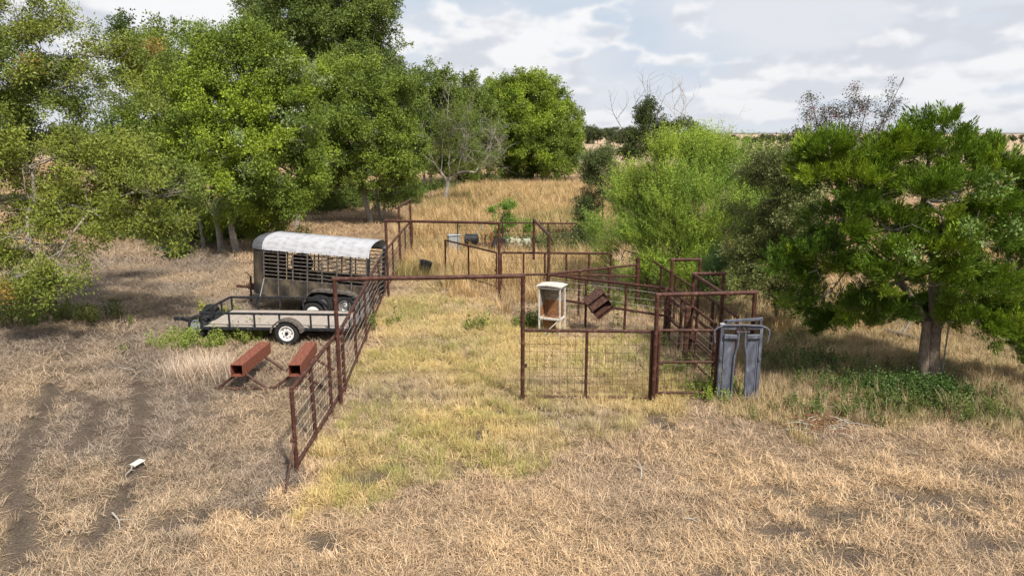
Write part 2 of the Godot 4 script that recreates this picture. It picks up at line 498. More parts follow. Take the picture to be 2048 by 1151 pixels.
func weed_mesh(stems: int, height: float, leaf: float) -> ArrayMesh:
	var mb := MB.new()
	for s in stems:
		var yaw := rnd(0, TAU)
		var lean := rnd(0.05, 0.5)
		var hh := height * rnd(0.6, 1.1)
		var o := Vector3(rnd(-0.06, 0.06), 0, rnd(-0.06, 0.06))
		blade(mb, o, yaw, hh, 0.008, lean, 0.3, Color(0.7, 0.7, 0.5))
		var dir := Vector3(cos(yaw) * sin(lean), cos(lean), sin(yaw) * sin(lean))
		for l in 16:
			var t := rnd(0.15, 1.0)
			var sh := rnd(0.7, 1.25)
			leaf_face(mb, o + dir * hh * t, rdir() + Vector3.UP * 0.4, leaf * rnd(0.6, 1.2), leaf * 0.5, Color(sh, sh, sh * 0.9))
	return mb.mesh()

func leaf_face(mb: MB, at: Vector3, dir: Vector3, length: float, width: float, c: Color) -> void:
	var d := dir.normalized()
	var s := d.cross(rdir()).normalized() * width * 0.5
	var up := d.cross(s).normalized() * width * 0.14
	var k := mb.v.size()
	mb.v.append(at); mb.v.append(at + d * length * 0.45 + s + up); mb.v.append(at + d * length); mb.v.append(at + d * length * 0.45 - s + up)
	for i in 4: mb.c.append(c)
	mb.ix.append_array(PackedInt32Array([k, k + 1, k + 2, k, k + 2, k + 3]))

func mound(x: float, z: float) -> float:                # how far the matted straw heaps up
	return clampf(fine.get_noise_2d(x * 34.0 + 11.0, z * 34.0) * 0.16 + fine.get_noise_2d(x * 12.0, z * 12.0) * 0.10, 0.0, 0.2)

func straw_field(d0: float, d1: float, per_m2: float, parent: Node3D) -> void:     # single blades, matted in swirls
	var pts := wedge(d0, d1, per_m2, 1.0)
	var mb := MB.new()
	var n := 0
	mb.v.resize(pts.size() * 5); mb.c.resize(pts.size() * 5); mb.ix.resize(pts.size() * 9)
	for p in pts:
		var x := p.x
		var z := p.y
		var k := bare(x, z)
		var hp := mound(x, z)
		if rng.randf() < k * 0.97 + 0.30 - hp * 4.0: continue
		var c := straw_color(x, z) * rnd(0.5, 1.35)
		var w := rnd(-0.07, 0.07)
		c = Color(c.r * (1.0 + w), c.g, c.b * (1.0 - w))
		if rng.randf() < 0.16: c = c.lerp(Color(0.15, 0.11, 0.08), 0.75)
		var yaw := noise.get_noise_2d(x * 60.0, z * 60.0) * 9.0 + rnd(-2.4, 2.4)
		var lean := rnd(0.75, 1.5) - hp * 3.0
		var bend := rnd(-0.1, 1.0)
		var l := rnd(0.05, 0.12) + pow(rng.randf(), 3.0) * 0.24
		var wd := rnd(0.0036, 0.0072)
		var out := Vector3(cos(yaw), 0, sin(yaw))
		var side := Vector3(-sin(yaw), rnd(-0.5, 0.5), cos(yaw)) * wd * 0.5
		var a := Vector3(x, hgt(x, z) + hp * rng.randf(), z)
		var b := a + (out * sin(lean) + Vector3.UP * cos(lean)) * l * 0.5
		var e := b + (out * sin(lean + bend) + Vector3.UP * cos(lean + bend)) * l * 0.5
		var q := n * 5
		mb.v[q] = a - side; mb.v[q + 1] = a + side; mb.v[q + 2] = b - side * 0.8; mb.v[q + 3] = b + side * 0.8; mb.v[q + 4] = e
		for i in 5: mb.c[q + i] = c
		var t := n * 9
		mb.ix[t] = q; mb.ix[t + 1] = q + 1; mb.ix[t + 2] = q + 3
		mb.ix[t + 3] = q; mb.ix[t + 4] = q + 3; mb.ix[t + 5] = q + 2
		mb.ix[t + 6] = q + 2; mb.ix[t + 7] = q + 3; mb.ix[t + 8] = q + 4
		n += 1
	mb.v.resize(n * 5); mb.c.resize(n * 5); mb.ix.resize(n * 9)
	inst("straw_mat", mb.mesh(), M.straw, parent).set_meta("kind", "stuff")

func stuff(called: String, label: String) -> Node3D:
	var o := Node3D.new()
	o.name = called
	add_child(o)
	o.set_meta("kind", "stuff")
	o.set_meta("label", label)
	o.set_meta("category", "grass")
	return o

func wedge(d0: float, d1: float, per_m2: float, edge := 2.0) -> PackedVector2Array:   # random ground places in front of the camera
	var out := PackedVector2Array()
	var n := int(per_m2 * (d1 - d0) * ((d0 + d1) * 0.5 * 1.5 + 2 * edge))
	for i in n:
		var d := sqrt(rnd(d0 * d0, d1 * d1))
		out.append(Vector2(rnd(-1, 1) * (d * 0.75 + edge), -d))
	return out

func yawed(yaw: float, s: float, sy: float) -> Basis:
	return Basis(Vector3.UP, yaw).scaled(Vector3(s, sy, s))

func make_grass() -> void:
	var thatch := [clump(46, 0.30, 0.08, 0.26, 0.0065, 1.0, 1.5, 0.25, 0.05), clump(46, 0.30, 0.06, 0.20, 0.006, 0.7, 1.5, 0.5, 0.06), clump(40, 0.30, 0.10, 0.30, 0.006, 1.2, 1.52, 0.15, 0.04)]
	var tuft := [clump(60, 0.13, 0.12, 0.30, 0.006, 0.05, 0.75, 0.9), clump(60, 0.16, 0.10, 0.26, 0.006, 0.1, 1.0, 1.0), clump(44, 0.10, 0.16, 0.36, 0.006, 0.0, 0.6, 1.1)]
	var tall := [clump(34, 0.20, 0.55, 1.10, 0.012, 0.02, 0.45, 0.9), clump(34, 0.22, 0.45, 1.0, 0.013, 0.05, 0.6, 1.3), clump(28, 0.20, 0.6, 1.25, 0.012, 0.0, 0.35, 1.5)]
	var bt := [PackedFloat32Array(), PackedFloat32Array(), PackedFloat32Array()]
	var bu := [PackedFloat32Array(), PackedFloat32Array(), PackedFloat32Array()]
	var bl := [PackedFloat32Array(), PackedFloat32Array(), PackedFloat32Array()]
	# matted straw on the ground, near and far
	for pass_ in [[15.5, 30.0, 20.0, 1.35], [30.0, 60.0, 7.0, 2.2], [60.0, 140.0, 1.3, 4.5]]:
		for p in wedge(pass_[0], pass_[1], pass_[2]):
			var k := bare(p.x, p.y) if p.y > -40.0 else 0.0
			if rng.randf() < k * 0.93: continue
			var c := straw_color(p.x, p.y) * rnd(0.85, 1.18)
			var s: float = pass_[3] * rnd(0.7, 1.25)
			put(bt[rng.randi() % 3], yawed(rnd(0, TAU), s, s * rnd(0.7, 1.2)), Vector3(p.x, hgt(p.x, p.y), p.y), c)
	# standing tufts
	for p in wedge(7.0, 24.0, 26.0):
		var pen := inside("pen", p.x, p.y)
		var right := inside("right", p.x, p.y) or inside("chute", p.x, p.y)
		var n := noise.get_noise_2d(p.x * 18.0 + 77.0, p.y * 18.0)
		var keep := 0.9 if pen else 0.85 if right else 0.02 + clampf(n - 0.15, 0, 1) * 0.45
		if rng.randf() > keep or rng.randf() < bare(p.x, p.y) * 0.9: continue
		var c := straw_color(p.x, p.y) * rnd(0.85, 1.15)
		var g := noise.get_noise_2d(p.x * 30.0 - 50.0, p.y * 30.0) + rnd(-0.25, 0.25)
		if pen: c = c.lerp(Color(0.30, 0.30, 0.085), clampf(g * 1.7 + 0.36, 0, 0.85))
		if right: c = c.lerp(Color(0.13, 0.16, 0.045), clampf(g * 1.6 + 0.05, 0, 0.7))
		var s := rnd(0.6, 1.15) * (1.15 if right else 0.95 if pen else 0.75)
		put(bu[rng.randi() % 3], yawed(rnd(0, TAU), s, s * rnd(0.8, 1.15)), Vector3(p.x, hgt(p.x, p.y), p.y), c)
	# waist-high dry grass behind the pens, thinner to the right
	for p in wedge(19.0, 75.0, 9.0):
		var t := inside("tall", p.x, p.y)
		var r := p.x > 5.0 and p.y < -17.0 and p.y > -45.0
		if not (t or (r and rng.randf() < 0.35)): continue
		var n := noise.get_noise_2d(p.x * 12.0, p.y * 12.0)
		var c := Color(0.44, 0.29, 0.13).lerp(Color(0.60, 0.44, 0.25), rng.randf()) * rnd(0.65, 1.2)
		if n + rnd(-0.2, 0.2) > 0.22: c = c.lerp(Color(0.20, 0.20, 0.07), 0.6)
		var s := rnd(0.65, 1.1) * (1.0 if p.y > -36 else 1.3)
		put(bl[rng.randi() % 3], yawed(rnd(0, TAU), s, s * rnd(0.7, 1.0)), Vector3(p.x, hgt(p.x, p.y), p.y), c)
	for p in wedge(13.0, 24.0, 5.0):
		if p.x < 6.0 or not inside("right", p.x, p.y) or rng.randf() < 0.45: continue
		var c := Color(0.42, 0.31, 0.18).lerp(Color(0.34, 0.26, 0.17), rng.randf())
		var s := rnd(0.4, 0.75)
		put(bl[rng.randi() % 3], yawed(rnd(0, TAU), s, s * rnd(0.7, 1.0)), Vector3(p.x, hgt(p.x, p.y), p.y), c)
	var o := stuff("dry_straw", "matted dry straw lying over the pasture")
	for i in 3: scatter("straw", thatch[i], M.straw, bt[i], o)
	straw_field(7.2, 11.0, 2900.0, o)
	straw_field(11.0, 16.0, 1800.0, o)
	o = stuff("short_grass", "short golden and green grass tufts growing in the pen")
	for i in 3: scatter("tuft", tuft[i], M.straw, bu[i], o)
	o = stuff("tall_dry_grass", "waist-high dry tan grass standing behind the pens")
	for i in 3: scatter("stalk", tall[i], M.straw, bl[i], o)
	# crumbled soil where the straw is worn off
	var clod := SphereMesh.new()
	clod.radius = 0.5; clod.height = 0.8; clod.radial_segments = 6; clod.rings = 3
	var bc := PackedFloat32Array()
	for p in wedge(7.2, 24.0, 60.0):
		if rng.randf() > bare(p.x, p.y) * 0.8 + 0.02: continue
		var s := 0.008 + pow(rng.randf(), 3.0) * 0.05
		var b := Basis(rdir(), rnd(0, TAU)).scaled_local(Vector3(s, s * rnd(0.5, 1.0), s * rnd(0.6, 1.2)))
		put(bc, b, Vector3(p.x, hgt(p.x, p.y) - 0.045 * bare(p.x, p.y), p.y), Color(0.115, 0.09, 0.073) * rnd(0.6, 1.7))
	o = stuff("soil_clods", "crumbled dark soil clods on the worn wheel tracks")
	o.set_meta("category", "soil")
	scatter("clod", clod, M.straw, bc, o)
	# green weeds: in front of the flat trailer, by the head gate, under the juniper, along the chute
	var wm := [weed_mesh(5, 0.42, 0.055), weed_mesh(7, 0.30, 0.05)]
	var wb := [PackedFloat32Array(), PackedFloat32Array()]
	for w in [[390, 690, 1.3, 0.5, 60, Color(0.20, 0.25, 0.06)], [480, 680, 1.0, 0.4, 40, Color(0.22, 0.26, 0.065)], [440, 640, 0.6, 0.6, 18, Color(0.24, 0.25, 0.07)], [1440, 790, 0.5, 0.4, 70, Color(0.24, 0.31, 0.06)],
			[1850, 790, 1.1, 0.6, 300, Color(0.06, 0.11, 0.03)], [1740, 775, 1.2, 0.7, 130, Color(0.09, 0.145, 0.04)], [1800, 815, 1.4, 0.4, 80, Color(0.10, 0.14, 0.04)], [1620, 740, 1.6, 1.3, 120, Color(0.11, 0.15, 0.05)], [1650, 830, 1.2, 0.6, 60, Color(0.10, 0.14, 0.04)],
			[1400, 740, 1.0, 1.2, 60, Color(0.15, 0.19, 0.05)], [1250, 610, 1.6, 2.0, 90, Color(0.14, 0.18, 0.05)], [1060, 655, 0.4, 0.3, 20, Color(0.13, 0.20, 0.04)], [960, 660, 0.5, 0.4, 12, Color(0.16, 0.19, 0.05)],
			[60, 640, 2.2, 1.2, 90, Color(0.13, 0.16, 0.045)], [180, 640, 1.0, 0.6, 30, Color(0.15, 0.17, 0.06)], [740, 655, 0.5, 0.6, 14, Color(0.14, 0.18, 0.05)], [1930, 830, 1.2, 0.6, 50, Color(0.12, 0.16, 0.045)],
			[1120, 500, 2.6, 2.2, 160, Color(0.10, 0.14, 0.05)], [1060, 470, 3.0, 2.0, 60, Color(0.12, 0.16, 0.05)], [640, 420, 7.0, 2.0, 160, Color(0.09, 0.12, 0.03)], [300, 480, 5.0, 1.6, 110, Color(0.10, 0.12, 0.04)], [930, 410, 6.0, 4.0, 120, Color(0.13, 0.15, 0.05)]]:
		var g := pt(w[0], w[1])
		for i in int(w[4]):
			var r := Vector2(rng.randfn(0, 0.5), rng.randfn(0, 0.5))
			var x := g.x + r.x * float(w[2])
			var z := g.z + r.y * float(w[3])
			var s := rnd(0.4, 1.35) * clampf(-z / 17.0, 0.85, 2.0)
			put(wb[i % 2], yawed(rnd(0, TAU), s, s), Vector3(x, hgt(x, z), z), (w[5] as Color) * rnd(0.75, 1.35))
	o = stuff("green_weeds", "low green leafy weeds scattered among the dry grass")
	for i in 2: scatter("weed", wm[i], M.leaf, wb[i], o)

# ------------------------------------------------------------------ pipe fences, gates and frames
func post(t: Node3D, at: Vector3, top: float, r := 0.036, called := "post") -> void:
	var mb := MB.new(t.position)
	mb.pipe(Vector3(at.x, -0.2, at.z), Vector3(at.x + rnd(-0.02, 0.02), top, at.z + rnd(-0.02, 0.02)), r, 10)
	part(called, mb, M.rust_pipe, t)

func rail(t: Node3D, a: Vector3, b: Vector3, r := 0.036, called := "rail", m: Material = null) -> void:
	var mb := MB.new(t.position)
	var k := maxi(1, int(a.distance_to(b) / 1.2))
	var p := []
	for i in k + 1:
		var q := a.lerp(b, float(i) / k)
		if i > 0 and i < k: q.y += rnd(-0.006, 0.006)
		p.append(q)
	mb.tube(p, [r], 10)
	part(called, mb, m if m else M.rust_pipe, t)

func netting(t: Node3D, a: Vector3, b: Vector3, y0: float, y1: float, nh: int, step: float, skip := false) -> void:   # welded stock panel between two posts
	var mb := MB.new(t.position)
	var hz := MB.new(t.position)
	var d := b - a
	d.y = 0
	var n := maxi(1, int(d.length() / step))
	for i in range(1, n):
		var p := a + d * (float(i) / n)
		mb.pipe(Vector3(p.x, y0, p.z), Vector3(p.x + rnd(-0.008, 0.008), y1, p.z), 0.0032, 4)
	for j in nh:
		var y := y0 + (y1 - y0) * pow((j + 0.5) / nh, 1.0)
		var p := []
		for i in 5:
			var q := a + d * (i / 4.0)
			p.append(Vector3(q.x, y + rnd(-0.012, 0.012), q.z))
		hz.tube(p, [0.0038], 4, false)
	var o := part("upright_wire", mb, M.wire_rust, t)
	o.set_meta("kind", "stuff")
	o = part("strand_wire", hz, M.wire if skip else M.wire_rust, t)
	o.set_meta("kind", "stuff")

func fence(called: String, label: String, corners: Array, posts: Array, h: float, low: float, nets := true, wire_bright := true) -> Node3D:
	var t := thing(called, label, "fence", Vector3(corners[0].x, 0, corners[0].z))
	for i in corners.size() - 1:
		var a: Vector3 = corners[i]
		var b: Vector3 = corners[i + 1]
		a.y = 0; b.y = 0
		rail(t, a + Vector3.UP * h, b + Vector3.UP * h, 0.038, "top_rail")
		if low > 0.0: rail(t, a + Vector3.UP * low, b + Vector3.UP * low, 0.030, "bottom_rail")
		var k: int = posts[i]
		for j in k + 1:
			if j == 0 and i > 0: continue
			post(t, a.lerp(b, float(j) / k), h - 0.02)
		if nets:
			netting(t, a, b, maxf(low, 0.06), h - 0.06, 7, 0.17, wire_bright)
	return t

func frame(called: String, label: String, a: Vector3, b: Vector3, h: float, r := 0.042, foot_b := -0.2) -> Node3D:
	var t := thing(called, label, "frame", Vector3(a.x, 0, a.z))
	var mb := MB.new(t.position)
	mb.pipe(Vector3(a.x, -0.2, a.z), Vector3(a.x, h, a.z), r, 12)
	part("post", mb, M.rust_pipe, t)
	mb = MB.new(t.position)
	mb.pipe(Vector3(b.x, foot_b, b.z), Vector3(b.x, h, b.z), r, 12)
	part("post", mb, M.rust_pipe, t)
	rail(t, Vector3(a.x, h, a.z) + (a - b).normalized() * r, Vector3(b.x, h, b.z) + (b - a).normalized() * r, r * 1.02, "crossbar")
	return t

func gate(called: String, label: String, a: Vector3, b: Vector3, y0: float, y1: float, uprights: Array, mids: Array, mesh := true) -> Node3D:
	var t := thing(called, label, "gate", Vector3(a.x, 0, a.z))
	a.y = 0; b.y = 0
	var U := Vector3.UP
	rail(t, a + U * y1, b + U * y1, 0.034, "top_bar")
	rail(t, a + U * y0, b + U * y0, 0.030, "bottom_bar")
	for f in uprights:
		var p := a.lerp(b, f)
		var mb := MB.new(t.position)
		mb.pipe(p + U * (y0 - (0.10 if f == 0.0 or f == 1.0 else 0.0)), p + U * (y1 + 0.02), 0.033, 10)
		part("upright", mb, M.rust_pipe, t)
	for y in mids: rail(t, a + U * y, b + U * y, 0.028, "mid_bar")
	if mesh: netting(t, a, b, y0 + 0.03, y1 - 0.03, 8, 0.155, false)
	var lt := MB.new(t.position)
	lt.box(a + U * (y0 + (y1 - y0) * 0.48) + (b - a).normalized() * 0.06 + Vector3(0, 0, 0.03), Vector3(0.09, 0.08, 0.03), Basis.IDENTITY, 0.006)
	part("latch", lt, M.rust_dark, t)
	return t

func make_pens() -> void:
	var U := Vector3.UP
	var h := 1.5
	# long wing fence on the left, bending twice
	var w0 := pt(582, 778, h)
	var w1 := pt(683, 655, h)
	var w2 := pt(768, 503, h)
	var w3 := pt(820, 443, h)
	var t := fence("wing_fence", "long rusty pipe and wire fence running back past both trailers", [w0, w1, w2, w3], [3, 5, 4], h, 0.16)
	var br := MB.new(t.position)
	br.tube([Vector3(w0.x, 0.62, w0.z), pt(570, 985, 0.02)], [0.02], 8)
	part("brace", br, M.rust_dark, t, "thin rusty brace leaning against the end post")
	br = MB.new(t.position)
	br.box(Vector3(w0.x - 0.02, 0.62, w0.z + 0.04), Vector3(0.08, 0.05, 0.06), Basis.IDENTITY, 0.005)
	part("brace_clamp", br, M.rust_dark, t)
	# front overhead frame and its short rail
	var f0 := pt(682, 812)
	var f1 := pt(1045, 800)
	frame("gate_frame", "tall rusty overhead pipe frame spanning the open front gateway", f0, f1, 2.72, 0.044)
	# back overhead frame
	var g0 := pt(771, 441, 2.7)
	var g1 := pt(998, 446, 2.7)
	frame("gate_frame", "tall rusty overhead frame beside the swung-open gate in the tall grass", g0, g1, 2.7, 0.046)
	# frame in the wing fence near its far end
	frame("gate_frame", "narrow rusty overhead frame at the far end of the wing fence", pt(797, 413, 2.62), pt(820, 399, 2.62), 2.62, 0.046)
	# sloping frame that stands on the cross fence
	var s1 := pt(1098, 470, 2.68)
	var s0 := pt(1068, 443, 2.62)
	frame("gate_frame", "rusty overhead frame standing behind the white cupboard", s1, s0, 2.68, 0.046, 1.3)
	# back fence
	var b0 := w3 + Vector3(0.1, 0, 0)
	var b1 := pt(1190, 447, h)
	t = fence("back_fence", "rusty pipe fence across the back of the pens by the scrap", [b0, b1], [4], h, 0.0, true, false)
	post(t, b1, 2.5, 0.04, "tall_post")
	# swung-open gate
	var k0 := pt(993, 505, h)
	var k1 := pt(890, 480, h)
	gate("pipe_gate", "rusty pipe gate standing open in the tall dry grass", k0, k1, 0.28, h, [0.0, 0.52, 1.0], [], false)
	# cross fence
	var c0 := pt(1003, 505, h)
	var c1 := pt(1222, 507, h)
	fence("cross_fence", "rusty pipe cross fence between the open gate and the feathery bush", [c0, c1], [5], h, 0.0, true, false)
	# fences that fan out from the post behind the cupboard
	var p0 := pt(1095, 548, h)
	var p1 := pt(1277, 529, h)
	t = fence("pen_fence", "rusty pen fence running from the white cupboard back into the bush", [p0, p1], [3], h, 0.0, true, false)
	rail(t, p0 + U * 0.0, Vector3(p1.x, 1.12, p1.z), 0.03, "brace_rail")
	rail(t, Vector3(p0.x - 0.9, h, p0.z + 0.1), p0, 0.036, "stub_rail")
	post(t, p1, 1.72, 0.07, "corner_post")
	var q1 := pt(1336, 577, h)
	t = fence("pen_fence", "rusty pen fence holding up the tilted metal feeder", [p0 + Vector3(0.05, 0, 0.08), q1], [3], h, 0.0, true, true)
	rail(t, Vector3(p0.x + 0.05, 0.80, p0.z + 0.08), Vector3(q1.x, 0.74, q1.z), 0.034, "mid_rail")
	# working chute: two sides, three overhead frames
	var lx0 := q1
	var lx1 := pt(1432, 648, h)
	t = fence("chute_fence", "rusty chute side with pipe rails sloping toward the head gate", [lx0, lx1], [3], h, 0.2, true, true)
	rail(t, Vector3(lx0.x, 0.74, lx0.z), Vector3(lx1.x, 0.70, lx1.z), 0.034, "mid_rail")
	var rx0 := pt(1296, 515, h)
	var rx1 := pt(1476, 634, h)
	t = fence("chute_fence", "rusty far chute side half hidden by green scrub", [rx0, rx1], [5], h, 0.2, true, false)
	rail(t, Vector3(rx0.x, 0.74, rx0.z), Vector3(rx1.x, 0.70, rx1.z), 0.034, "mid_rail")
	var a0 := pt(1306, 803)
	var a1 := Vector3(pt(1513, 586, 2.34).x, 0, a0.z - 0.22)
	frame("pipe_arch", "wide rusty overhead frame above the grey head gate", a0, a1, 2.34, 0.045)
	var m0 := pt(1388, 547, 2.33)
	var m1 := pt(1448, 547, 2.33)
	t = frame("pipe_arch", "rusty chute frame with a sloping pipe tied to the head gate frame", m0, m1, 2.33, 0.044)
	rail(t, Vector3(m0.x + 0.02, 2.30, m0.z), Vector3(pt(1441, 581, 2.3).x, 2.30, a0.z - 0.02), 0.042, "tie_rail")
	var th := MB.new(t.position)
	th.pipe(Vector3(m0.x - 0.12, -0.2, m0.z + 0.1), Vector3(m0.x - 0.12, 1.55, m0.z + 0.1), 0.075, 12)
	part("thick_post", th, M.rust_dark, t)
	var n0 := pt(1345, 519, 2.33)
	t = frame("pipe_arch", "rusty chute frame whose far post is lost in blue-green scrub", n0, n0 + Vector3(0.74, 0, -0.02), 2.33, 0.042)
	var hp := MB.new(t.position)
	hp.pipe(Vector3(n0.x - 0.13, -0.2, n0.z + 0.02), Vector3(n0.x - 0.13, 1.55, n0.z + 0.02), 0.036, 10)
	part("hinge_post", hp, M.rust_dark, t)
	for y in [0.45, 0.8, 1.05, 1.35]:
		hp = MB.new(t.position)
		hp.pipe(Vector3(n0.x - 0.13, y, n0.z + 0.02), Vector3(n0.x, y - 0.05, n0.z + 0.01), 0.03, 8)
		part("hinge", hp, M.rust_dark, t)
	# front gates
	var fa := pt(1044, 797)
	var fb := pt(1299, 800)
	gate("pipe_gate", "wide rusty wire-filled gate closing the front of the pen", fa, fb, 0.06, 1.53, [0.0, 0.5, 1.0], [])
	var ga := pt(1313, 797)
	var gb := pt(1428, 797)
	gate("pipe_gate", "narrow rusty gate with a mid bar next to the head gate", ga, gb, 0.14, 1.53, [0.0, 1.0], [0.83])

# ------------------------------------------------------------------ trailers, head gate, feeders and scrap
func wheel(t: Node3D, at: Vector3, axis: Vector3, r: float, w: float, rim: Material, holes: bool, called := "wheel") -> Node3D:
	var o := Node3D.new()
	o.name = called
	t.add_child(o, true)
	o.position = at
	var mb := MB.new()
	var ri := r * 0.60
	mb.lathe(Vector3.ZERO, axis, [Vector2(-w * 0.42, ri), Vector2(-w * 0.5, r * 0.78), Vector2(-w * 0.44, r * 0.93), Vector2(-w * 0.3, r), Vector2(w * 0.3, r), Vector2(w * 0.44, r * 0.93), Vector2(w * 0.5, r * 0.78), Vector2(w * 0.42, ri)], 28)
	part("tyre", mb, M.rubber, o)
	mb = MB.new()
	mb.lathe(Vector3.ZERO, axis, [Vector2(-w * 0.40, ri * 0.2), Vector2(-w * 0.40, ri), Vector2(w * 0.43, ri * 1.02), Vector2(w * 0.44, ri * 0.93), Vector2(w * 0.20, ri * 0.86), Vector2(w * 0.16, ri * 0.72), Vector2(w * 0.30, ri * 0.50), Vector2(w * 0.24, ri * 0.32), Vector2(w * 0.24, ri * 0.02)], 24)
	part("rim", mb, rim, o)
	mb = MB.new()
	mb.lathe(axis * w * 0.22, axis, [Vector2(0, ri * 0.24), Vector2(w * 0.2, ri * 0.22), Vector2(w * 0.26, ri * 0.12), Vector2(w * 0.26, 0.001)], 14)
	part("hub", mb, M.black_paint if holes else rim, o)
	if holes:
		var s := axis.cross(Vector3.UP).normalized()
		for k in 8:
			var a := TAU * k / 8.0
			mb = MB.new()
			mb.lathe((s * cos(a) + Vector3.UP * sin(a)) * ri * 0.61 + axis * w * 0.235, axis, [Vector2(0, ri * 0.085), Vector2(0.006, ri * 0.085), Vector2(0.006, 0.001)], 10)
			part("rim_hole", mb, M.rubber, o)
	return o

func bar(t: Node3D, called: String, a: Vector3, b: Vector3, w: float, m: Material) -> MeshInstance3D:      # square tube
	var mb := MB.new()
	var d := (b - a).normalized()
	var s := d.cross(Vector3.UP if absf(d.y) < 0.9 else Vector3.RIGHT).normalized()
	mb.box((a + b) * 0.5, Vector3(a.distance_to(b), w, w), Basis(d, d.cross(s) * -1.0, s), w * 0.12)
	return part(called, mb, m, t)

func stock_trailer() -> void:
	var t := thing("stock_trailer", "old slatted livestock trailer with a rounded white metal roof", "trailer")
	var L := 3.90
	var W := 1.70
	var x0 := -L * 0.5
	var x1 := L * 0.5
	var yb := 0.46
	var yp := 0.98
	var ye := 1.93
	var R := 0.5
	# nose: a solid skin that wraps the front in plan
	var plan := []
	plan.append(Vector2(x0 + 0.52, W * 0.5))
	for i in 9:
		var a := PI * 0.5 * i / 8.0
		plan.append(Vector2(x0 + R - R * sin(a), W * 0.5 - R + R * cos(a)))
	for i in 9:
		var a := PI * 0.5 * i / 8.0
		plan.append(Vector2(x0 + R - R * cos(a), -W * 0.5 + R - R * sin(a)))
	var mb := MB.new()
	for i in plan.size() - 1:
		var p: Vector2 = plan[i]
		var q: Vector2 = plan[i + 1]
		var nn := Vector3((q - p).y, 0, -(q - p).x).normalized()
		mb.quad(Vector3(p.x, yb, p.y), Vector3(q.x, yb, q.y), Vector3(q.x, ye, q.y), Vector3(p.x, ye, p.y), nn * (1.0 if nn.dot(Vector3(p.x - x0 - 1.2, 0, p.y)) > 0 else -1.0))
	part("nose_panel", mb, M.trailer_steel, t)
	# floor, lower panels and sills
	mb = MB.new()
	mb.box(Vector3(0.1, yb + 0.02, 0), Vector3(L - 0.5, 0.05, W - 0.06))
	part("floor", mb, M.rust_dark, t)
	for s in [1.0, -1.0]:
		for k in 7:
			var xa := x0 + 0.52 + k * (L - 0.52) / 7.0
			var xb := x0 + 0.52 + (k + 1) * (L - 0.52) / 7.0
			mb = MB.new()
			mb.box(Vector3((xa + xb) * 0.5, (yb + yp) * 0.5, s * (W * 0.5 - 0.015)), Vector3(xb - xa - 0.012, yp - yb, 0.012), Basis.IDENTITY, 0.003)
			part("side_panel", mb, M.trailer_steel, t)
		bar(t, "sill", Vector3(x0 + 0.4, yb - 0.02, s * (W * 0.5 - 0.03)), Vector3(x1, yb - 0.02, s * (W * 0.5 - 0.03)), 0.07, M.trailer_steel)
		bar(t, "eave_rail", Vector3(x0 + 0.4, ye + 0.01, s * (W * 0.5 - 0.02)), Vector3(x1, ye + 0.01, s * (W * 0.5 - 0.02)), 0.045, M.trailer_slat)
		for k in 8:
			var y := yp + (ye - yp) * (k + 0.15) / 8.0
			bar(t, "slat", Vector3(x0 + 0.52, y, s * (W * 0.5 - 0.02)), Vector3(x1 - 0.02, y, s * (W * 0.5 - 0.02)), 0.028, M.trailer_slat)
		for k in 8:
			var xa := x0 + 0.54 + k * (L - 0.58) / 7.0
			mb = MB.new()
			mb.box(Vector3(xa, (yb + ye) * 0.5, s * (W * 0.5 + 0.012)), Vector3(0.04, ye - yb, 0.03), Basis.IDENTITY, 0.004)
			part("side_post", mb, M.trailer_slat, t)
		# tandem fender
		var prof := [[0.02, 0.42], [0.10, 0.66], [0.26, 0.80], [0.50, 0.84], [1.32, 0.84], [1.56, 0.80], [1.72, 0.66], [1.80, 0.42]]
		mb = MB.new()
		for i in prof.size() - 1:
			var p := Vector3(prof[i][0], prof[i][1], 0)
			var q := Vector3(prof[i + 1][0], prof[i + 1][1], 0)
			var zin: float = s * (W * 0.5 - 0.02)
			var zout: float = s * (W * 0.5 + 0.27)
			var nn := Vector3(-(q - p).y, (q - p).x, 0).normalized()
			mb.quad(p + Vector3(0, 0, zin), q + Vector3(0, 0, zin), q + Vector3(0, 0, zout), p + Vector3(0, 0, zout), nn)
			mb.quad(p + Vector3(0, 0, zout), q + Vector3(0, 0, zout), q + Vector3(0, -0.07, zout), p + Vector3(0, -0.07, zout), Vector3(0, 0, s))
		part("fender", mb, M.trailer_slat, t)
	# roof: an arch that closes in a half dome over the nose
	var st := []
	for i in 13: st.append([x1 + 0.04 - i * (L - R + 0.04) / 12.0, 1.0])
	for i in range(1, 9):
		var a := PI * 0.5 * i / 8.0
		st.append([x0 + R - (R + 0.02) * sin(a), maxf(cos(a), 0.02)])
	mb = MB.new()
	var rings := []
	for e in st:
		var rg := []
		for k in 17:
			var a := PI * k / 16.0
			var s: float = e[1]
			var zz := (W * 0.5 + 0.03) * signf(cos(a)) * pow(absf(cos(a)), 0.72)
			var flat: float = lerpf(1.0, s, 1.0) if s < 1.0 else 1.0
			rg.append(Vector3(e[0], ye - 0.03 + 0.42 * pow(sin(a), 0.8) * pow(flat, 0.6), zz * (1.0 - R / (W * 0.5) * (1.0 - flat))))
		rings.append(rg)
	for i in rings.size() - 1:
		for k in 16:
			var a: Vector3 = rings[i][k]
			var b: Vector3 = rings[i][k + 1]
			var c: Vector3 = rings[i + 1][k + 1]
			var d: Vector3 = rings[i + 1][k]
			var cn := Vector3(minf(a.x, 1.5) - 0.1 if i < 12 else 0.0, ye - 0.3, 0)
			if i < 12: cn.x = (a.x + d.x) * 0.5
			mb.quad(a, b, c, d, ((a + b + c + d) * 0.25 - cn).normalized())
	part("roof", mb, M.roof_metal, t)
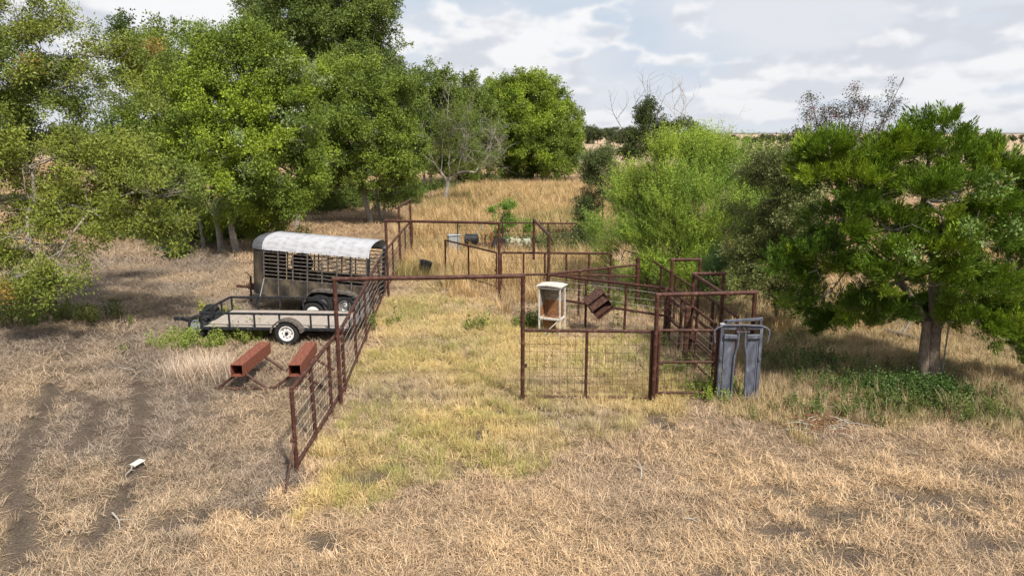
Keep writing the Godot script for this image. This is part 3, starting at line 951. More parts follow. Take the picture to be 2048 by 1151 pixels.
	for k in 14:
		mb = MB.new()
		mb.box(Vector3(x0 + 0.55 + k * 0.255, ye - 0.03, W * 0.5 + 0.04), Vector3(0.03, 0.035, 0.02), Basis.IDENTITY, 0.004)
		part("roof_clip", mb, M.black_paint, t)
	for x in [x1 - 0.02, 0.75, -0.35, -1.40]:
		mb = MB.new()
		var sp := []
		for k in 17:
			var a := PI * k / 16.0
			sp.append(Vector3(x, ye - 0.03 + 0.424 * pow(sin(a), 0.8), (W * 0.5 + 0.034) * signf(cos(a)) * pow(absf(cos(a)), 0.72)))
		mb.tube(sp, [0.009], 5)
		part("roof_seam", mb, M.roof_metal, t)
	# rear opening
	for s in [1.0, -1.0]:
		mb = MB.new()
		mb.box(Vector3(x1, (yb + ye) * 0.5, s * (W * 0.5 - 0.03)), Vector3(0.09, ye - yb + 0.02, 0.10), Basis.IDENTITY, 0.006)
		part("corner_post", mb, M.black_paint, t)
	for k in 9:
		bar(t, "rear_slat", Vector3(x1 + 0.02, yb + 0.1 + k * 0.16, -W * 0.5 + 0.08), Vector3(x1 + 0.02, yb + 0.1 + k * 0.16, W * 0.5 - 0.08), 0.026, M.trailer_slat)
	# divider gate inside, standing askew
	for k in 9:
		bar(t, "divider_slat", Vector3(0.28, 0.62 + k * 0.145, 0.62), Vector3(0.86, 0.62 + k * 0.145 + 0.02, -0.62), 0.026, M.trailer_slat)
	bar(t, "divider_post", Vector3(0.28, 0.5, 0.62), Vector3(0.28, 1.86, 0.62), 0.04, M.trailer_slat)
	bar(t, "divider_post", Vector3(0.86, 0.5, -0.62), Vector3(0.86, 1.86, -0.62), 0.04, M.trailer_slat)
	# wheels, spare, tongue, jack
	for s in [1.0, -1.0]:
		for x in [0.52, 1.30]:
			wheel(t, Vector3(x, 0.35, s * (W * 0.5 + 0.12)), Vector3(0, 0, s), 0.35, 0.2, M.chrome, false)
	wheel(t, Vector3(-0.95, 1.18, -W * 0.5 - 0.14), Vector3(0, 0, 1), 0.37, 0.2, M.black_paint, false, "spare_wheel")
	bar(t, "tongue", Vector3(x0 - 0.42, 0.42, 0), Vector3(x0 + 0.6, 0.42, 0.5), 0.075, M.rust_dark)
	bar(t, "tongue", Vector3(x0 - 0.42, 0.42, 0), Vector3(x0 + 0.6, 0.42, -0.5), 0.075, M.rust_dark)
	mb = MB.new()
	mb.box(Vector3(x0 - 0.62, 0.44, 0), Vector3(0.42, 0.08, 0.10), Basis.IDENTITY, 0.01)
	part("coupler", mb, M.rust_dark, t)
	mb = MB.new()
	mb.tube([Vector3(x0 - 0.32, -0.02, 0.04), Vector3(x0 - 0.32, 0.82, 0.04)], [0.035], 10)
	part("jack", mb, M.rust_dark, t)
	mb = MB.new()
	mb.box(Vector3(x0 - 0.26, 0.5, 0.04), Vector3(0.22, 0.16, 0.16), Basis.IDENTITY, 0.01)
	part("winch_box", mb, M.rust_dark, t)
	mb = MB.new()
	mb.pipe(Vector3(x0 - 0.32, 0.80, 0.04), Vector3(x0 - 0.46, 0.96, 0.06), 0.012, 6)
	part("jack_handle", mb, M.rust_dark, t)
	mb = MB.new()
	mb.pipe(Vector3(x0 + 0.56, yp + 0.02, W * 0.5 + 0.04), Vector3(x0 + 0.46, 0.36, W * 0.5 + 0.16), 0.016, 6)
	part("prop_rod", mb, M.galvanised, t)
	# nose-up on its jack
	var A := onz(490, 583, 21.95)
	var B := onz(737, 616, 21.45)
	var mid := (A + B) * 0.5
	var d := Vector3(B.x - A.x, 0, B.z - A.z).normalized()
	t.rotation.y = atan2(-d.z, d.x)
	t.rotation.z = -0.062
	var back := Vector3(d.z, 0, -d.x)
	var base := Vector3(mid.x, 0, mid.z) + back * W * 0.5
	t.position = base
	# let the wheels touch the ground
	var lowest := 1e9
	for x in [0.52, 1.30]:
		lowest = minf(lowest, (t.transform * Vector3(x, 0.35, 0.95)).y - 0.35)
	t.position.y -= lowest + 0.01

func flat_trailer() -> void:
	var t := thing("utility_trailer", "black flatbed utility trailer with a weathered plank deck and pipe sides", "trailer")
	var L := 4.15
	var W := 1.86
	var yd := 0.44
	var yr := 0.82
	var x0 := -L * 0.5
	var x1 := L * 0.5
	for k in 9:
		var mb := MB.new()
		var w := W / 9.0
		mb.box(Vector3(rnd(-0.02, 0.02), yd - 0.02 + rnd(-0.004, 0.004), -W * 0.5 + (k + 0.5) * w), Vector3(L - 0.12, 0.04, w - 0.012), Basis(Vector3.UP, rnd(-0.002, 0.002)), 0.005)
		part("plank", mb, M.plank, t)
	for s in [1.0, -1.0]:
		var z: float = s * (W * 0.5 + 0.03)
		bar(t, "side_beam", Vector3(x0, yd - 0.04, z), Vector3(x1, yd - 0.04, z), 0.08, M.black_paint)
		bar(t, "top_rail", Vector3(x0, yr, z), Vector3(x1, yr, z), 0.055, M.black_paint)
		for f in [0.0, 0.19, 0.36, 0.53, 0.74, 0.86, 1.0]:
			bar(t, "rail_post", Vector3(x0 + 0.03 + f * (L - 0.06), yd - 0.04, z), Vector3(x0 + 0.03 + f * (L - 0.06), yr, z), 0.045, M.black_paint)
		var mb := MB.new()
		var cx := 0.38
		for i in 12:
			var a0 := PI * (0.06 + 0.88 * i / 12.0)
			var a1 := PI * (0.06 + 0.88 * (i + 1) / 12.0)
			var p := Vector3(cx - cos(a0) * 0.45, 0.30 + sin(a0) * 0.44, 0)
			var q := Vector3(cx - cos(a1) * 0.45, 0.30 + sin(a1) * 0.44, 0)
			var zi := Vector3(0, 0, s * (W * 0.5 + 0.06))
			var zo := Vector3(0, 0, s * (W * 0.5 + 0.32))
			var nn := Vector3(-(cos(a0) + cos(a1)), sin(a0) + sin(a1), 0).normalized()
			mb.quad(p + zi, q + zi, q + zo, p + zo, nn)
			mb.quad(p + zo, q + zo, q * 1.0 + zo - nn * 0.05, p + zo - nn * 0.05, Vector3(0, 0, s))
		part("fender", mb, M.trailer_slat if s > 0 else M.black_paint, t)
		wheel(t, Vector3(cx, 0.34, s * (W * 0.5 + 0.19)), Vector3(0, 0, s), 0.34, 0.2, M.white_steel, true)
	bar(t, "front_beam", Vector3(x0, yd - 0.04, -W * 0.5), Vector3(x0, yd - 0.04, W * 0.5), 0.08, M.black_paint)
	bar(t, "front_rail", Vector3(x0, yr, -W * 0.5), Vector3(x0, yr, W * 0.5), 0.055, M.black_paint)
	for z in [-0.35, 0.35]: bar(t, "rail_post", Vector3(x0, yd - 0.04, z), Vector3(x0, yr, z), 0.045, M.black_paint)
	bar(t, "rear_beam", Vector3(x1, yd - 0.05, -W * 0.5), Vector3(x1, yd - 0.05, W * 0.5), 0.08, M.rust_dark)
	bar(t, "axle", Vector3(0.38, 0.34, -W * 0.5), Vector3(0.38, 0.34, W * 0.5), 0.06, M.black_paint)
	# raised mesh ramp at the back
	var ramp_ := Node3D.new()
	ramp_.name = "ramp_gate"
	t.add_child(ramp_)
	for y in [yd + 0.02, yd + 0.38, yd + 0.70]: bar(ramp_, "ramp_bar", Vector3(x1 + 0.08, y, -W * 0.5 + 0.04), Vector3(x1 + 0.08, y, W * 0.5 - 0.04), 0.035, M.black_paint)
	for k in 4: bar(ramp_, "ramp_bar", Vector3(x1 + 0.08, yd, -W * 0.5 + 0.05 + k * (W - 0.1) / 3.0), Vector3(x1 + 0.08, yd + 0.72, -W * 0.5 + 0.05 + k * (W - 0.1) / 3.0), 0.035, M.black_paint)
	var net := MB.new()
	for k in 30: net.pipe(Vector3(x1 + 0.06, yd, -W * 0.5 + 0.06 + k * 0.06), Vector3(x1 + 0.06, yd + 0.72, -W * 0.5 + 0.06 + k * 0.06), 0.004, 4)
	for k in 10: net.pipe(Vector3(x1 + 0.058, yd + 0.04 + k * 0.07, -W * 0.5 + 0.05), Vector3(x1 + 0.058, yd + 0.04 + k * 0.07, W * 0.5 - 0.05), 0.004, 4)
	part("ramp_wire", net, M.galvanised, ramp_).set_meta("kind", "stuff")
	bar(t, "tongue", Vector3(x0 - 0.95, 0.42, 0.1), Vector3(x0 + 0.2, 0.38, 0.62), 0.09, M.black_paint)
	bar(t, "tongue", Vector3(x0 - 0.95, 0.42, 0.1), Vector3(x0 + 0.2, 0.38, -0.45), 0.09, M.black_paint)
	var mb := MB.new()
	mb.box(Vector3(x0 - 1.05, 0.43, 0.1), Vector3(0.3, 0.10, 0.12), Basis.IDENTITY, 0.02)
	part("coupler", mb, M.black_paint, t)
	wheel(t, Vector3(x0 - 0.20, 0.36, 0.72), Vector3(-0.42, 0.18, 0.89).normalized(), 0.34, 0.2, M.galvanised, false, "spare_wheel")
	wheel(t, Vector3(x0 - 0.34, 0.42, -0.35), Vector3(-0.35, 0.3, 0.89).normalized(), 0.33, 0.2, M.black_paint, false, "spare_wheel")
	var A := onz(403, 640, 18.75)
	var B := onz(706, 640, 18.55)
	t.position = Vector3((A.x + B.x) * 0.5, 0, (A.z + B.z) * 0.5 - W * 0.5)
	t.rotation.y = atan2(-(B.z - A.z), B.x - A.x)

func beam_stand() -> void:
	var f := [pt(473, 741, 0.52), pt(589, 741, 0.52)]
	var b := [pt(530, 694, 0.52), pt(622, 694, 0.52)]
	var o := Vector3((f[0].x + f[1].x) * 0.5, 0, f[0].z - 0.8)
	var t := thing("barrel_stand", "rusty stand of two square tube beams on splayed pipe legs", "stand", o)
	for i in 2:
		var a: Vector3 = f[i]
		var c: Vector3 = b[i]
		var d := (c - a).normalized()
		var s := d.cross(Vector3.UP).normalized()
		var mb := MB.new(o)
		var hw := 0.135
		var th := 0.012
		# hollow square tube: outer walls, inner walls, end lips
		for k in 4:
			var n1: Vector3 = [s, Vector3.UP, -s, Vector3.DOWN][k]
			var n2: Vector3 = [Vector3.UP, -s, Vector3.DOWN, s][k]
			mb.quad(a + n1 * hw + n2 * hw, a + n1 * hw - n2 * hw, c + n1 * hw - n2 * hw, c + n1 * hw + n2 * hw, n1)
			var hi := hw - th
			mb.quad(a + n1 * hi + n2 * hi, a + n1 * hi - n2 * hi, c + n1 * hi - n2 * hi, c + n1 * hi + n2 * hi, -n1)
			for e in [[a, -d], [c, d]]:
				var p: Vector3 = e[0]
				mb.quad(p + n1 * hw + n2 * hw, p + n1 * hw - n2 * hw, p + n1 * hi - n2 * hi, p + n1 * hi + n2 * hi, e[1])
		part("beam", mb, M.rust_beam, t)
		for k in [0.13, 0.83]:
			var p := a.lerp(c, k)
			for sx in [-1.0, 1.0]:
				mb = MB.new(o)
				mb.tube([p + s * sx * 0.06 - Vector3.UP * (hw - 0.01), Vector3(p.x, 0.03, p.z) + s * sx * 0.56], [0.034], 10)
				part("leg", mb, M.rust_dark, t)
	for k in [0.13, 0.83]:
		var p: Vector3 = f[0].lerp(b[0], k)
		var q: Vector3 = f[1].lerp(b[1], k)
		var e := (q - p).normalized() * 0.62
		var mb := MB.new(o)
		mb.tube([Vector3(p.x, 0.035, p.z) - Vector3(e.x, 0, e.z), Vector3(q.x, 0.035, q.z) + Vector3(e.x, 0, e.z)], [0.038], 10)
		part("base_rail", mb, M.rust_dark, t)

func head_gate() -> void:
	var o := pt(1470, 797)
	var t := thing("head_gate", "blue-grey steel cattle head gate with two tall panels", "head gate", Vector3(o.x, 0, o.z + 0.12))
	var W := 0.82
	var H := 1.72
	var m: Material = M.grey_steel
	for s in [-1.0, 1.0]:
		bar(t, "side_post", Vector3(s * W * 0.5, 0.02, 0), Vector3(s * W * 0.5, H - 0.05, 0), 0.07, m)
		# door: sheet, outer edge, curved neck bar, top and bottom arms
		var mb := MB.new()
		mb.box(Vector3(s * 0.245, 0.76, 0.03), Vector3(0.23, 1.30, 0.012), Basis.IDENTITY, 0.003)
		part("door_panel", mb, m, t)
		mb = MB.new()
		var pp := []
		for i in 15:
			var y := 0.06 + 1.50 * i / 14.0
			var bow := smoothstep(0.95, 1.30, y) * 0.055
			pp.append(Vector3(s * (0.125 - bow * 0.0 + 0.02 * (1.0 - y / 1.5)) - s * bow, y, 0.05))
		mb.tube(pp, [0.028], 8)
		part("neck_bar", mb, m, t)
		bar(t, "door_edge", Vector3(s * 0.345, 0.08, 0.03), Vector3(s * 0.345, 1.42, 0.03), 0.03, m)
		bar(t, "door_arm", Vector3(s * 0.10, 1.44, 0.05), Vector3(s * 0.38, 1.45, 0.05), 0.085, m)
		bar(t, "door_arm", Vector3(s * 0.15, 0.09, 0.05), Vector3(s * 0.37, 0.08, 0.05), 0.06, m)
		mb = MB.new()
		var hk := []
		for i in 10:
			var a := PI * 0.62 * i / 9.0
			hk.append(Vector3(s * (W * 0.5 + 0.02 + sin(a) * 0.15), H - 0.07 - (1.0 - cos(a)) * 0.15, 0.03))
		hk.append(hk[9] + Vector3(s * -0.02, -0.14, 0.0))
		mb.tube(hk, [0.018], 8)
		part("pull_handle", mb, m, t)
		mb = MB.new()
		mb.lathe(Vector3(s * W * 0.5, 0.95, 0.04), Vector3(0, 0, 1), [Vector2(0, 0.035), Vector2(0.03, 0.03), Vector2(0.03, 0.001)], 10)
		part("hinge_pin", mb, m, t)
	bar(t, "top_beam", Vector3(-W * 0.5, 1.62, 0), Vector3(W * 0.5, 1.63, 0), 0.075, m)
	bar(t, "top_bar", Vector3(-W * 0.44, 1.74, -0.06), Vector3(W * 0.55, 1.80, -0.06), 0.06, m)
	for x in [-W * 0.4, W * 0.5]: bar(t, "top_stub", Vector3(x, 1.58, -0.055), Vector3(x, 1.78, -0.055), 0.05, m)
	var mb := MB.new()
	mb.tube([Vector3(-W * 0.5, H - 0.03, 0.05), Vector3(0, H - 0.02, 0.07), Vector3(W * 0.52, H - 0.05, 0.05)], [0.02], 8)
	part("slide_rod", mb, m, t)
	for x in [-0.10, 0.0, 0.12]:
		mb = MB.new()
		mb.tube([Vector3(x, 1.70, 0.07), Vector3(x * 0.6 + 0.03, 1.55, 0.08)], [0.014], 6)
		part("linkage", mb, M.rust_dark, t)
	bar(t, "link_bar", Vector3(-0.12, 1.55, 0.07), Vector3(0.15, 1.55, 0.07), 0.03, m)
	mb = MB.new()
	mb.lathe(Vector3(-W * 0.5, H - 0.06, 0), Vector3.UP, [Vector2(0, 0.05), Vector2(0.05, 0.055), Vector2(0.06, 0.04), Vector2(0.06, 0.001)], 12)
	part("post_cap", mb, M.galvanised, t)
	bar(t, "foot_bar", Vector3(-W * 0.36, -0.01, 0.12), Vector3(W * 0.5, -0.01, 0.12), 0.06, m)

func cupboard() -> void:
	var o := pt(1104, 668)
	var t := thing("feed_cupboard", "open white wooden cupboard with bare orange boards inside", "cupboard", Vector3(o.x, 0, o.z))
	var w := 0.62
	var d := 0.40
	var y0 := 0.50
	var y1 := 1.42
	for s in [-1.0, 1.0]:
		for z in [d * 0.5, -d * 0.5]:
			bar(t, "leg", Vector3(s * w * 0.5, 0.0, z), Vector3(s * w * 0.5, y1, z), 0.045, M.white_wood)
	for z in [d * 0.5, -d * 0.5]:
		bar(t, "cross_rail", Vector3(-w * 0.5, y0, z), Vector3(w * 0.5, y0, z), 0.06, M.white_wood)
		bar(t, "cross_rail", Vector3(-w * 0.5, y1 - 0.05, z), Vector3(w * 0.5, y1 - 0.05, z), 0.05, M.white_wood)
	for s in [-1.0, 1.0]:
		bar(t, "side_rail", Vector3(s * w * 0.5, y0, -d * 0.5), Vector3(s * w * 0.5, y0, d * 0.5), 0.05, M.white_wood)
		bar(t, "side_rail", Vector3(s * w * 0.5, y1 - 0.05, -d * 0.5), Vector3(s * w * 0.5, y1 - 0.05, d * 0.5), 0.05, M.white_wood)
	for k in 6:
		var mb := MB.new()
		mb.box(Vector3(0, y0 + 0.03 + (k + 0.5) * 0.145, -d * 0.5 + 0.03 + rnd(0, 0.01)), Vector3(w - 0.06, 0.138, 0.018), Basis(Vector3.BACK, rnd(-0.01, 0.01)), 0.003)
		part("back_board", mb, M.orange_wood if k < 3 else M.grey_wood, t)
		mb = MB.new()
		mb.box(Vector3(-w * 0.5 + 0.02, y0 + 0.03 + (k + 0.5) * 0.145, 0), Vector3(0.018, 0.138, d - 0.08), Basis.IDENTITY, 0.003)
		part("side_board", mb, M.grey_wood if k > 1 else M.orange_wood, t)
	var mb := MB.new()
	mb.box(Vector3(0, y0 + 0.0, 0), Vector3(w - 0.06, 0.02, d - 0.06))
	part("shelf", mb, M.orange_wood, t)
	mb = MB.new()
	mb.box(Vector3(-0.10, 0.30, -0.05), Vector3(0.30, 0.36, 0.26), Basis.IDENTITY, 0.004)
	part("lower_box", mb, M.orange_wood, t)
	# shallow curved sheet top
	mb = MB.new()
	for i in 8:
		var xa := -w * 0.5 - 0.08 + (w + 0.16) * i / 8.0
		var xb := -w * 0.5 - 0.08 + (w + 0.16) * (i + 1) / 8.0
		var ya := y1 + 0.05 - pow(absf(xa) / (w * 0.5 + 0.08), 2.4) * 0.035
		var yb := y1 + 0.05 - pow(absf(xb) / (w * 0.5 + 0.08), 2.4) * 0.035
		mb.quad(Vector3(xa, ya, -d * 0.5 - 0.07), Vector3(xb, yb, -d * 0.5 - 0.07), Vector3(xb, yb, d * 0.5 + 0.07), Vector3(xa, ya, d * 0.5 + 0.07), Vector3.UP)
		mb.quad(Vector3(xa, ya, d * 0.5 + 0.07), Vector3(xb, yb, d * 0.5 + 0.07), Vector3(xb, yb - 0.03, d * 0.5 + 0.07), Vector3(xa, ya - 0.03, d * 0.5 + 0.07), Vector3.BACK)
	part("top_sheet", mb, M.white_wood, t)
	mb = MB.new()
	mb.tube([Vector3(0.22, 0.42, 0.2), Vector3(0.06, 0.26, 0.24), Vector3(-0.12, 0.05, 0.3)], [0.02], 6)
	part("broken_lath", mb, M.white_wood, t)
	t.rotation = Vector3(0, -0.42, 0.012)

func metal_feeder() -> void:
	var o := onz(1195, 604, 19.55)
	var t := thing("metal_feeder", "tilted rusty sheet metal feeder box resting on the fence rail", "feeder", o)
	var w := 0.56
	var h := 0.50
	var d := 0.34
	var mb := MB.new()
	mb.box(Vector3(0, 0, -d * 0.5), Vector3(w, h, 0.012))
	part("back_sheet", mb, M.rust_dark, t)
	for s in [-1.0, 1.0]:
		mb = MB.new()
		mb.box(Vector3(s * w * 0.5, 0, 0), Vector3(0.012, h, d))
		part("side_sheet", mb, M.rust_dark, t)
	mb = MB.new()
	mb.box(Vector3(0, h * 0.5, 0.0), Vector3(w + 0.05, 0.012, d + 0.08))
	part("top_sheet", mb, M.rust_dark, t)
	mb = MB.new()
	mb.box(Vector3(0, -h * 0.5, 0.06), Vector3(w, 0.012, d + 0.14), Basis(Vector3.RIGHT, 0.25))
	part("trough_floor", mb, M.rust_dark, t)
	mb = MB.new()
	mb.box(Vector3(0, -h * 0.5 + 0.02, d * 0.5 + 0.12), Vector3(w, 0.13, 0.012), Basis(Vector3.RIGHT, 0.5))
	part("trough_lip", mb, M.rust_dark, t)
	mb = MB.new()
	mb.box(Vector3(0, 0.10, d * 0.5 - 0.05), Vector3(w, h * 0.62, 0.012), Basis(Vector3.RIGHT, -0.35))
	part("front_sheet", mb, M.rust_dark, t)
	t.rotation = Vector3(0.15, 0.30, 0.62)

func tub(called: String, label: String, cat: String, px: float, py: float, r0: float, r1: float, h: float, m: Material, tilt := Vector3.ZERO) -> void:
	var o := pt(px, py)
	var t := thing(called, label, cat, o)
	var mb := MB.new()
	mb.lathe(Vector3.ZERO, Vector3.UP, [Vector2(0.0, 0.001), Vector2(0.0, r0), Vector2(h * 0.35, lerpf(r0, r1, 0.35)), Vector2(h, r1), Vector2(h + 0.01, r1 + 0.02), Vector2(h, r1 - 0.015), Vector2(0.03, r0 - 0.015), Vector2(0.03, 0.001)], 22)
	part("body", mb, m, t)
	mb = MB.new()
	var hd := []
	for i in 9: hd.append(Vector3(cos(PI * i / 8.0) * r1, h - 0.03 - sin(PI * i / 8.0) * r1 * 0.5, r1 * 0.55 * sin(PI * i / 8.0) + 0.02))
	mb.tube(hd, [0.008], 6)
	part("handle", mb, M.wire, t)
	t.rotation = tilt
	t.position.y += absf(sin(tilt.z)) * r0 + absf(sin(tilt.x)) * r0

func scrap() -> void:
	tub("bucket", "black plastic bucket half sunk in the tall dry grass", "bucket", 845, 556, 0.20, 0.25, 0.62, M.black_paint, Vector3(0.1, 0.3, -0.25))
	# galvanised trough standing on end
	var o := pt(909, 506)
	var t := thing("steel_bin", "upright galvanised steel bin in the dry grass", "bin", o)
	var mb := MB.new()
	mb.box(Vector3(0, 0.43, 0), Vector3(0.54, 0.86, 0.36), Basis.IDENTITY, 0.02)
	part("body", mb, M.galvanised, t)
	mb = MB.new()
	mb.box(Vector3(0.01, 0.885, 0.01), Vector3(0.60, 0.05, 0.42), Basis.IDENTITY, 0.012)
	part("lid", mb, M.galvanised, t)
	mb = MB.new()
	mb.box(Vector3(0.285, 0.45, 0), Vector3(0.03, 0.7, 0.05), Basis.IDENTITY, 0.005)
	part("side_strap", mb, M.rust_dark, t)
	t.rotation = Vector3(0, 0.25, 0.03)
	# old implement: black tank, rusty frame, lever, tyre
	o = pt(965, 508)
	t = thing("farm_implement", "derelict farm implement with a black tank and rusty frame", "implement", o)
	mb = MB.new()
	mb.lathe(Vector3(-0.85, 0.72, 0), Vector3.RIGHT, [Vector2(0, 0.001), Vector2(0, 0.16), Vector2(0.04, 0.25), Vector2(0.62, 0.25), Vector2(0.66, 0.16), Vector2(0.66, 0.001)], 20)
	part("tank", mb, M.black_paint, t)
	bar(t, "frame_bar", Vector3(-0.9, 0.42, 0.1), Vector3(1.0, 0.46, 0.1), 0.09, M.rust_dark)
	bar(t, "frame_bar", Vector3(-0.9, 0.42, -0.35), Vector3(1.0, 0.46, -0.35), 0.09, M.rust_dark)
	bar(t, "upright", Vector3(0.45, 0.0, 0), Vector3(0.45, 1.05, 0), 0.12, M.rust_beam)
	bar(t, "upright", Vector3(0.12, 0.4, 0), Vector3(0.16, 0.95, 0), 0.08, M.rust_dark)
	mb = MB.new()
	mb.tube([Vector3(-0.35, 0.8, 0), Vector3(-0.1, 1.15, 0), Vector3(-0.05, 1.6, 0)], [0.02], 6)
	part("lever", mb, M.galvanised, t)
	wheel(t, Vector3(0.82, 0.42, 0.2), Vector3(0.5, 0, 0.86).normalized(), 0.42, 0.24, M.rust_dark, false)
	bar(t, "leg", Vector3(-0.8, 0.0, 0), Vector3(-0.8, 0.5, 0), 0.08, M.rust_dark)
	# concrete trough
	o = pt(1030, 500)
	t = thing("concrete_trough", "pale mossy concrete trough behind the cross fence", "trough", o)
	mb = MB.new()
	mb.box(Vector3(0, 0.12, 0), Vector3(1.5, 0.24, 0.62), Basis.IDENTITY, 0.02)
	part("floor", mb, M.concrete, t)
	for s in [-1.0, 1.0]:
		mb = MB.new()
		mb.box(Vector3(0, 0.42, s * 0.27), Vector3(1.5, 0.36, 0.09), Basis.IDENTITY, 0.015)
		part("side_wall", mb, M.concrete, t)
		mb = MB.new()
		mb.box(Vector3(s * 0.70, 0.42, 0), Vector3(0.09, 0.36, 0.45), Basis.IDENTITY, 0.015)
		part("end_wall", mb, M.concrete, t)
	t.rotation.y = 0.08
	# scrap of white board on the wheel track
	o = pt(275, 931)
	t = thing("white_board", "small dirty white board lying on the wheel track", "board", o)
	mb = MB.new()
	mb.box(Vector3(0, 0.06, 0), Vector3(0.15, 0.012, 0.22), Basis.IDENTITY, 0.002)
	part("sheet", mb, M.paper, t)
	mb = MB.new()
	mb.box(Vector3(0.0, 0.068, 0.112), Vector3(0.15, 0.03, 0.008))
	part("edge_strip", mb, M.plank, t)
	t.rotation = Vector3(0.12, -0.45, 0.05)
	# sticks lying about
	for s in [[265, 935, 250, 955, "crooked pale stick beside the white board"], [225, 1030, 240, 1065, "forked pale stick on the bare wheel track"], [238, 738, 268, 742, "bleached bone-like stick across the wheel track"], [1370, 1040, 1395, 1050, "thin bleached stick in the open straw"], [1282, 960, 1276, 925, "upright thin dry stalk in the open straw"], [130, 1065, 145, 1068, "short grey stick at the edge of the wheel track"], [92, 665, 100, 690, "curved pale stick at the edge of the leafy branches"]]:
		var a := pt(s[0], s[1])
		var b := pt(s[2], s[3])
		var n := thing("stick", s[4], "stick", Vector3(a.x, 0, a.z))
		mb = MB.new(Vector3(a.x, 0, a.z))
		var mid := a.lerp(b, 0.5) + Vector3(rnd(-0.04, 0.04), 0.05, rnd(-0.04, 0.04))
		mb.tube([a + Vector3.UP * 0.04, mid, b + Vector3.UP * 0.05], [0.016, 0.013, 0.006], 6)
		part("stem", mb, M.bark_pale, n)
		mb = MB.new(Vector3(a.x, 0, a.z))
		mb.tube([mid, mid + (b - a).rotated(Vector3.UP, 0.8) * 0.35 + Vector3.UP * 0.03], [0.010, 0.004], 6)
		part("fork", mb, M.bark_pale, n)
	# brush heap with dead brown needles
	o = pt(1650, 858)
	t = thing("brush_heap", "heap of dead branches with brown needles in front of the juniper", "brush", o)
	for k in 46:
		mb = MB.new()
		var a := Vector3(rnd(-0.55, 0.5), rnd(0.02, 0.2), rnd(-0.28, 0.28))
		var d := Vector3(rnd(-1, 1), rnd(-0.1, 0.25), rnd(-0.6, 0.6)).normalized() * rnd(0.25, 0.6)
		mb.tube([a, a + d * 0.5 + Vector3(rnd(-0.05, 0.05), rnd(0, 0.07), 0), a + d], [0.011, 0.009, 0.004], 5)
		part("branch", mb, M.bark_pale if k % 3 == 0 else M.dead_needles, t)
	# fallen log behind the juniper
	var l0 := pt(1770, 668)
	var l1 := pt(1890, 700)
	t = thing("fallen_log", "weathered fallen log lying in the grass behind the juniper", "log", Vector3(l0.x, 0, l0.z))
	mb = MB.new(t.position)
	mb.tube([l0 + Vector3.UP * 0.12, l0.lerp(l1, 0.4) + Vector3(0, 0.15, 0.1), l1 + Vector3.UP * 0.1], [0.07, 0.065, 0.04], 12)
	part("trunk", mb, M.bark_brown, t)
	mb = MB.new(t.position)
	mb.tube([l0.lerp(l1, 0.3) + Vector3.UP * 0.15, l0.lerp(l1, 0.42) + Vector3(0.1, 0.5, -0.2)], [0.05, 0.02], 8)
	part("limb_stub", mb, M.bark_grey, t)

# ------------------------------------------------------------------ trees, shrubs and saplings
var SPRAY := {}

func spray(count: int, reach: float, leaf: float, ratio: float, droop := 0.0) -> ArrayMesh:   # a leafy twig end, growing along +y
	var mb := MB.new()
	for i in count:
		var t := rng.randf()
		var side := rdir()
		var at := Vector3(0, (t - 0.35) * reach, 0) + side * reach * 0.42 * rnd(0.15, 1.0) * (1.15 - t * 0.6)
		at.y -= droop * absf(side.x) * reach
		var s := rnd(0.62, 1.28)
		var w := rnd(-0.12, 0.12)
		leaf_face(mb, at, side + Vector3(0, 0.35 - droop, 0) + rdir() * 0.5, leaf * rnd(0.65, 1.25), leaf * ratio, Color(s * (1.0 + w), s, s * (1.0 - w)))
	return mb.mesh()

func feather(shoots: int, reach: float) -> ArrayMesh:         # thin whips set with tiny leaflets
	var mb := MB.new()
	for k in shoots:
		var yaw := rnd(0, TAU)
		var lean := rnd(0.05, 0.55)
		var d := Vector3(cos(yaw) * sin(lean), cos(lean), sin(yaw) * sin(lean))
		var l := reach * rnd(0.6, 1.1)
		var o := Vector3(rnd(-0.1, 0.1), rnd(-0.3, 0.1) * reach, rnd(-0.1, 0.1))
		blade(mb, o, yaw, l, 0.008, lean, 0.2, Color(0.55, 0.5, 0.4))
		for i in 26:
			var t := rnd(0.1, 1.05)
			var s := rnd(0.65, 1.25)
			leaf_face(mb, o + d * l * t + rdir() * 0.03, rdir() + d * 0.9, 0.075 * rnd(0.6, 1.2), 0.017, Color(s, s, s * 0.9))
	return mb.mesh()

func plume(count: int, reach: float) -> ArrayMesh:            # juniper: a dense brush of short pointed sprigs
	var mb := MB.new()
	for i in count:
		var t := rng.randf()
		var out := Vector3(rnd(-1, 1), 0, rnd(-1, 1)).normalized()
		var at := Vector3(0, (t - 0.3) * reach, 0) + out * reach * 0.34 * (1.0 - t * 0.75) * rnd(0.2, 1.0)
		var s := rnd(0.55, 1.3)
		leaf_face(mb, at, Vector3(0, 1.0, 0) + out * rnd(0.1, 0.75), rnd(0.06, 0.12), 0.021, Color(s, s, s * 0.85))
	return mb.mesh()

func make_sprays() -> void:
	SPRAY.broad = [spray(24, 0.55, 0.125, 0.55), spray(22, 0.6, 0.135, 0.6), spray(24, 0.5, 0.115, 0.55, 0.2)]
	SPRAY.small = [spray(32, 0.5, 0.08, 0.55), spray(30, 0.55, 0.085, 0.55, 0.1)]
	SPRAY.narrow = [spray(26, 0.60, 0.12, 0.36, 0.15), spray(24, 0.55, 0.125, 0.38, 0.3)]
	SPRAY.feather = [feather(6, 0.75), feather(5, 0.9)]
	SPRAY.plume = [plume(70, 0.34), plume(70, 0.44), plume(60, 0.28)]

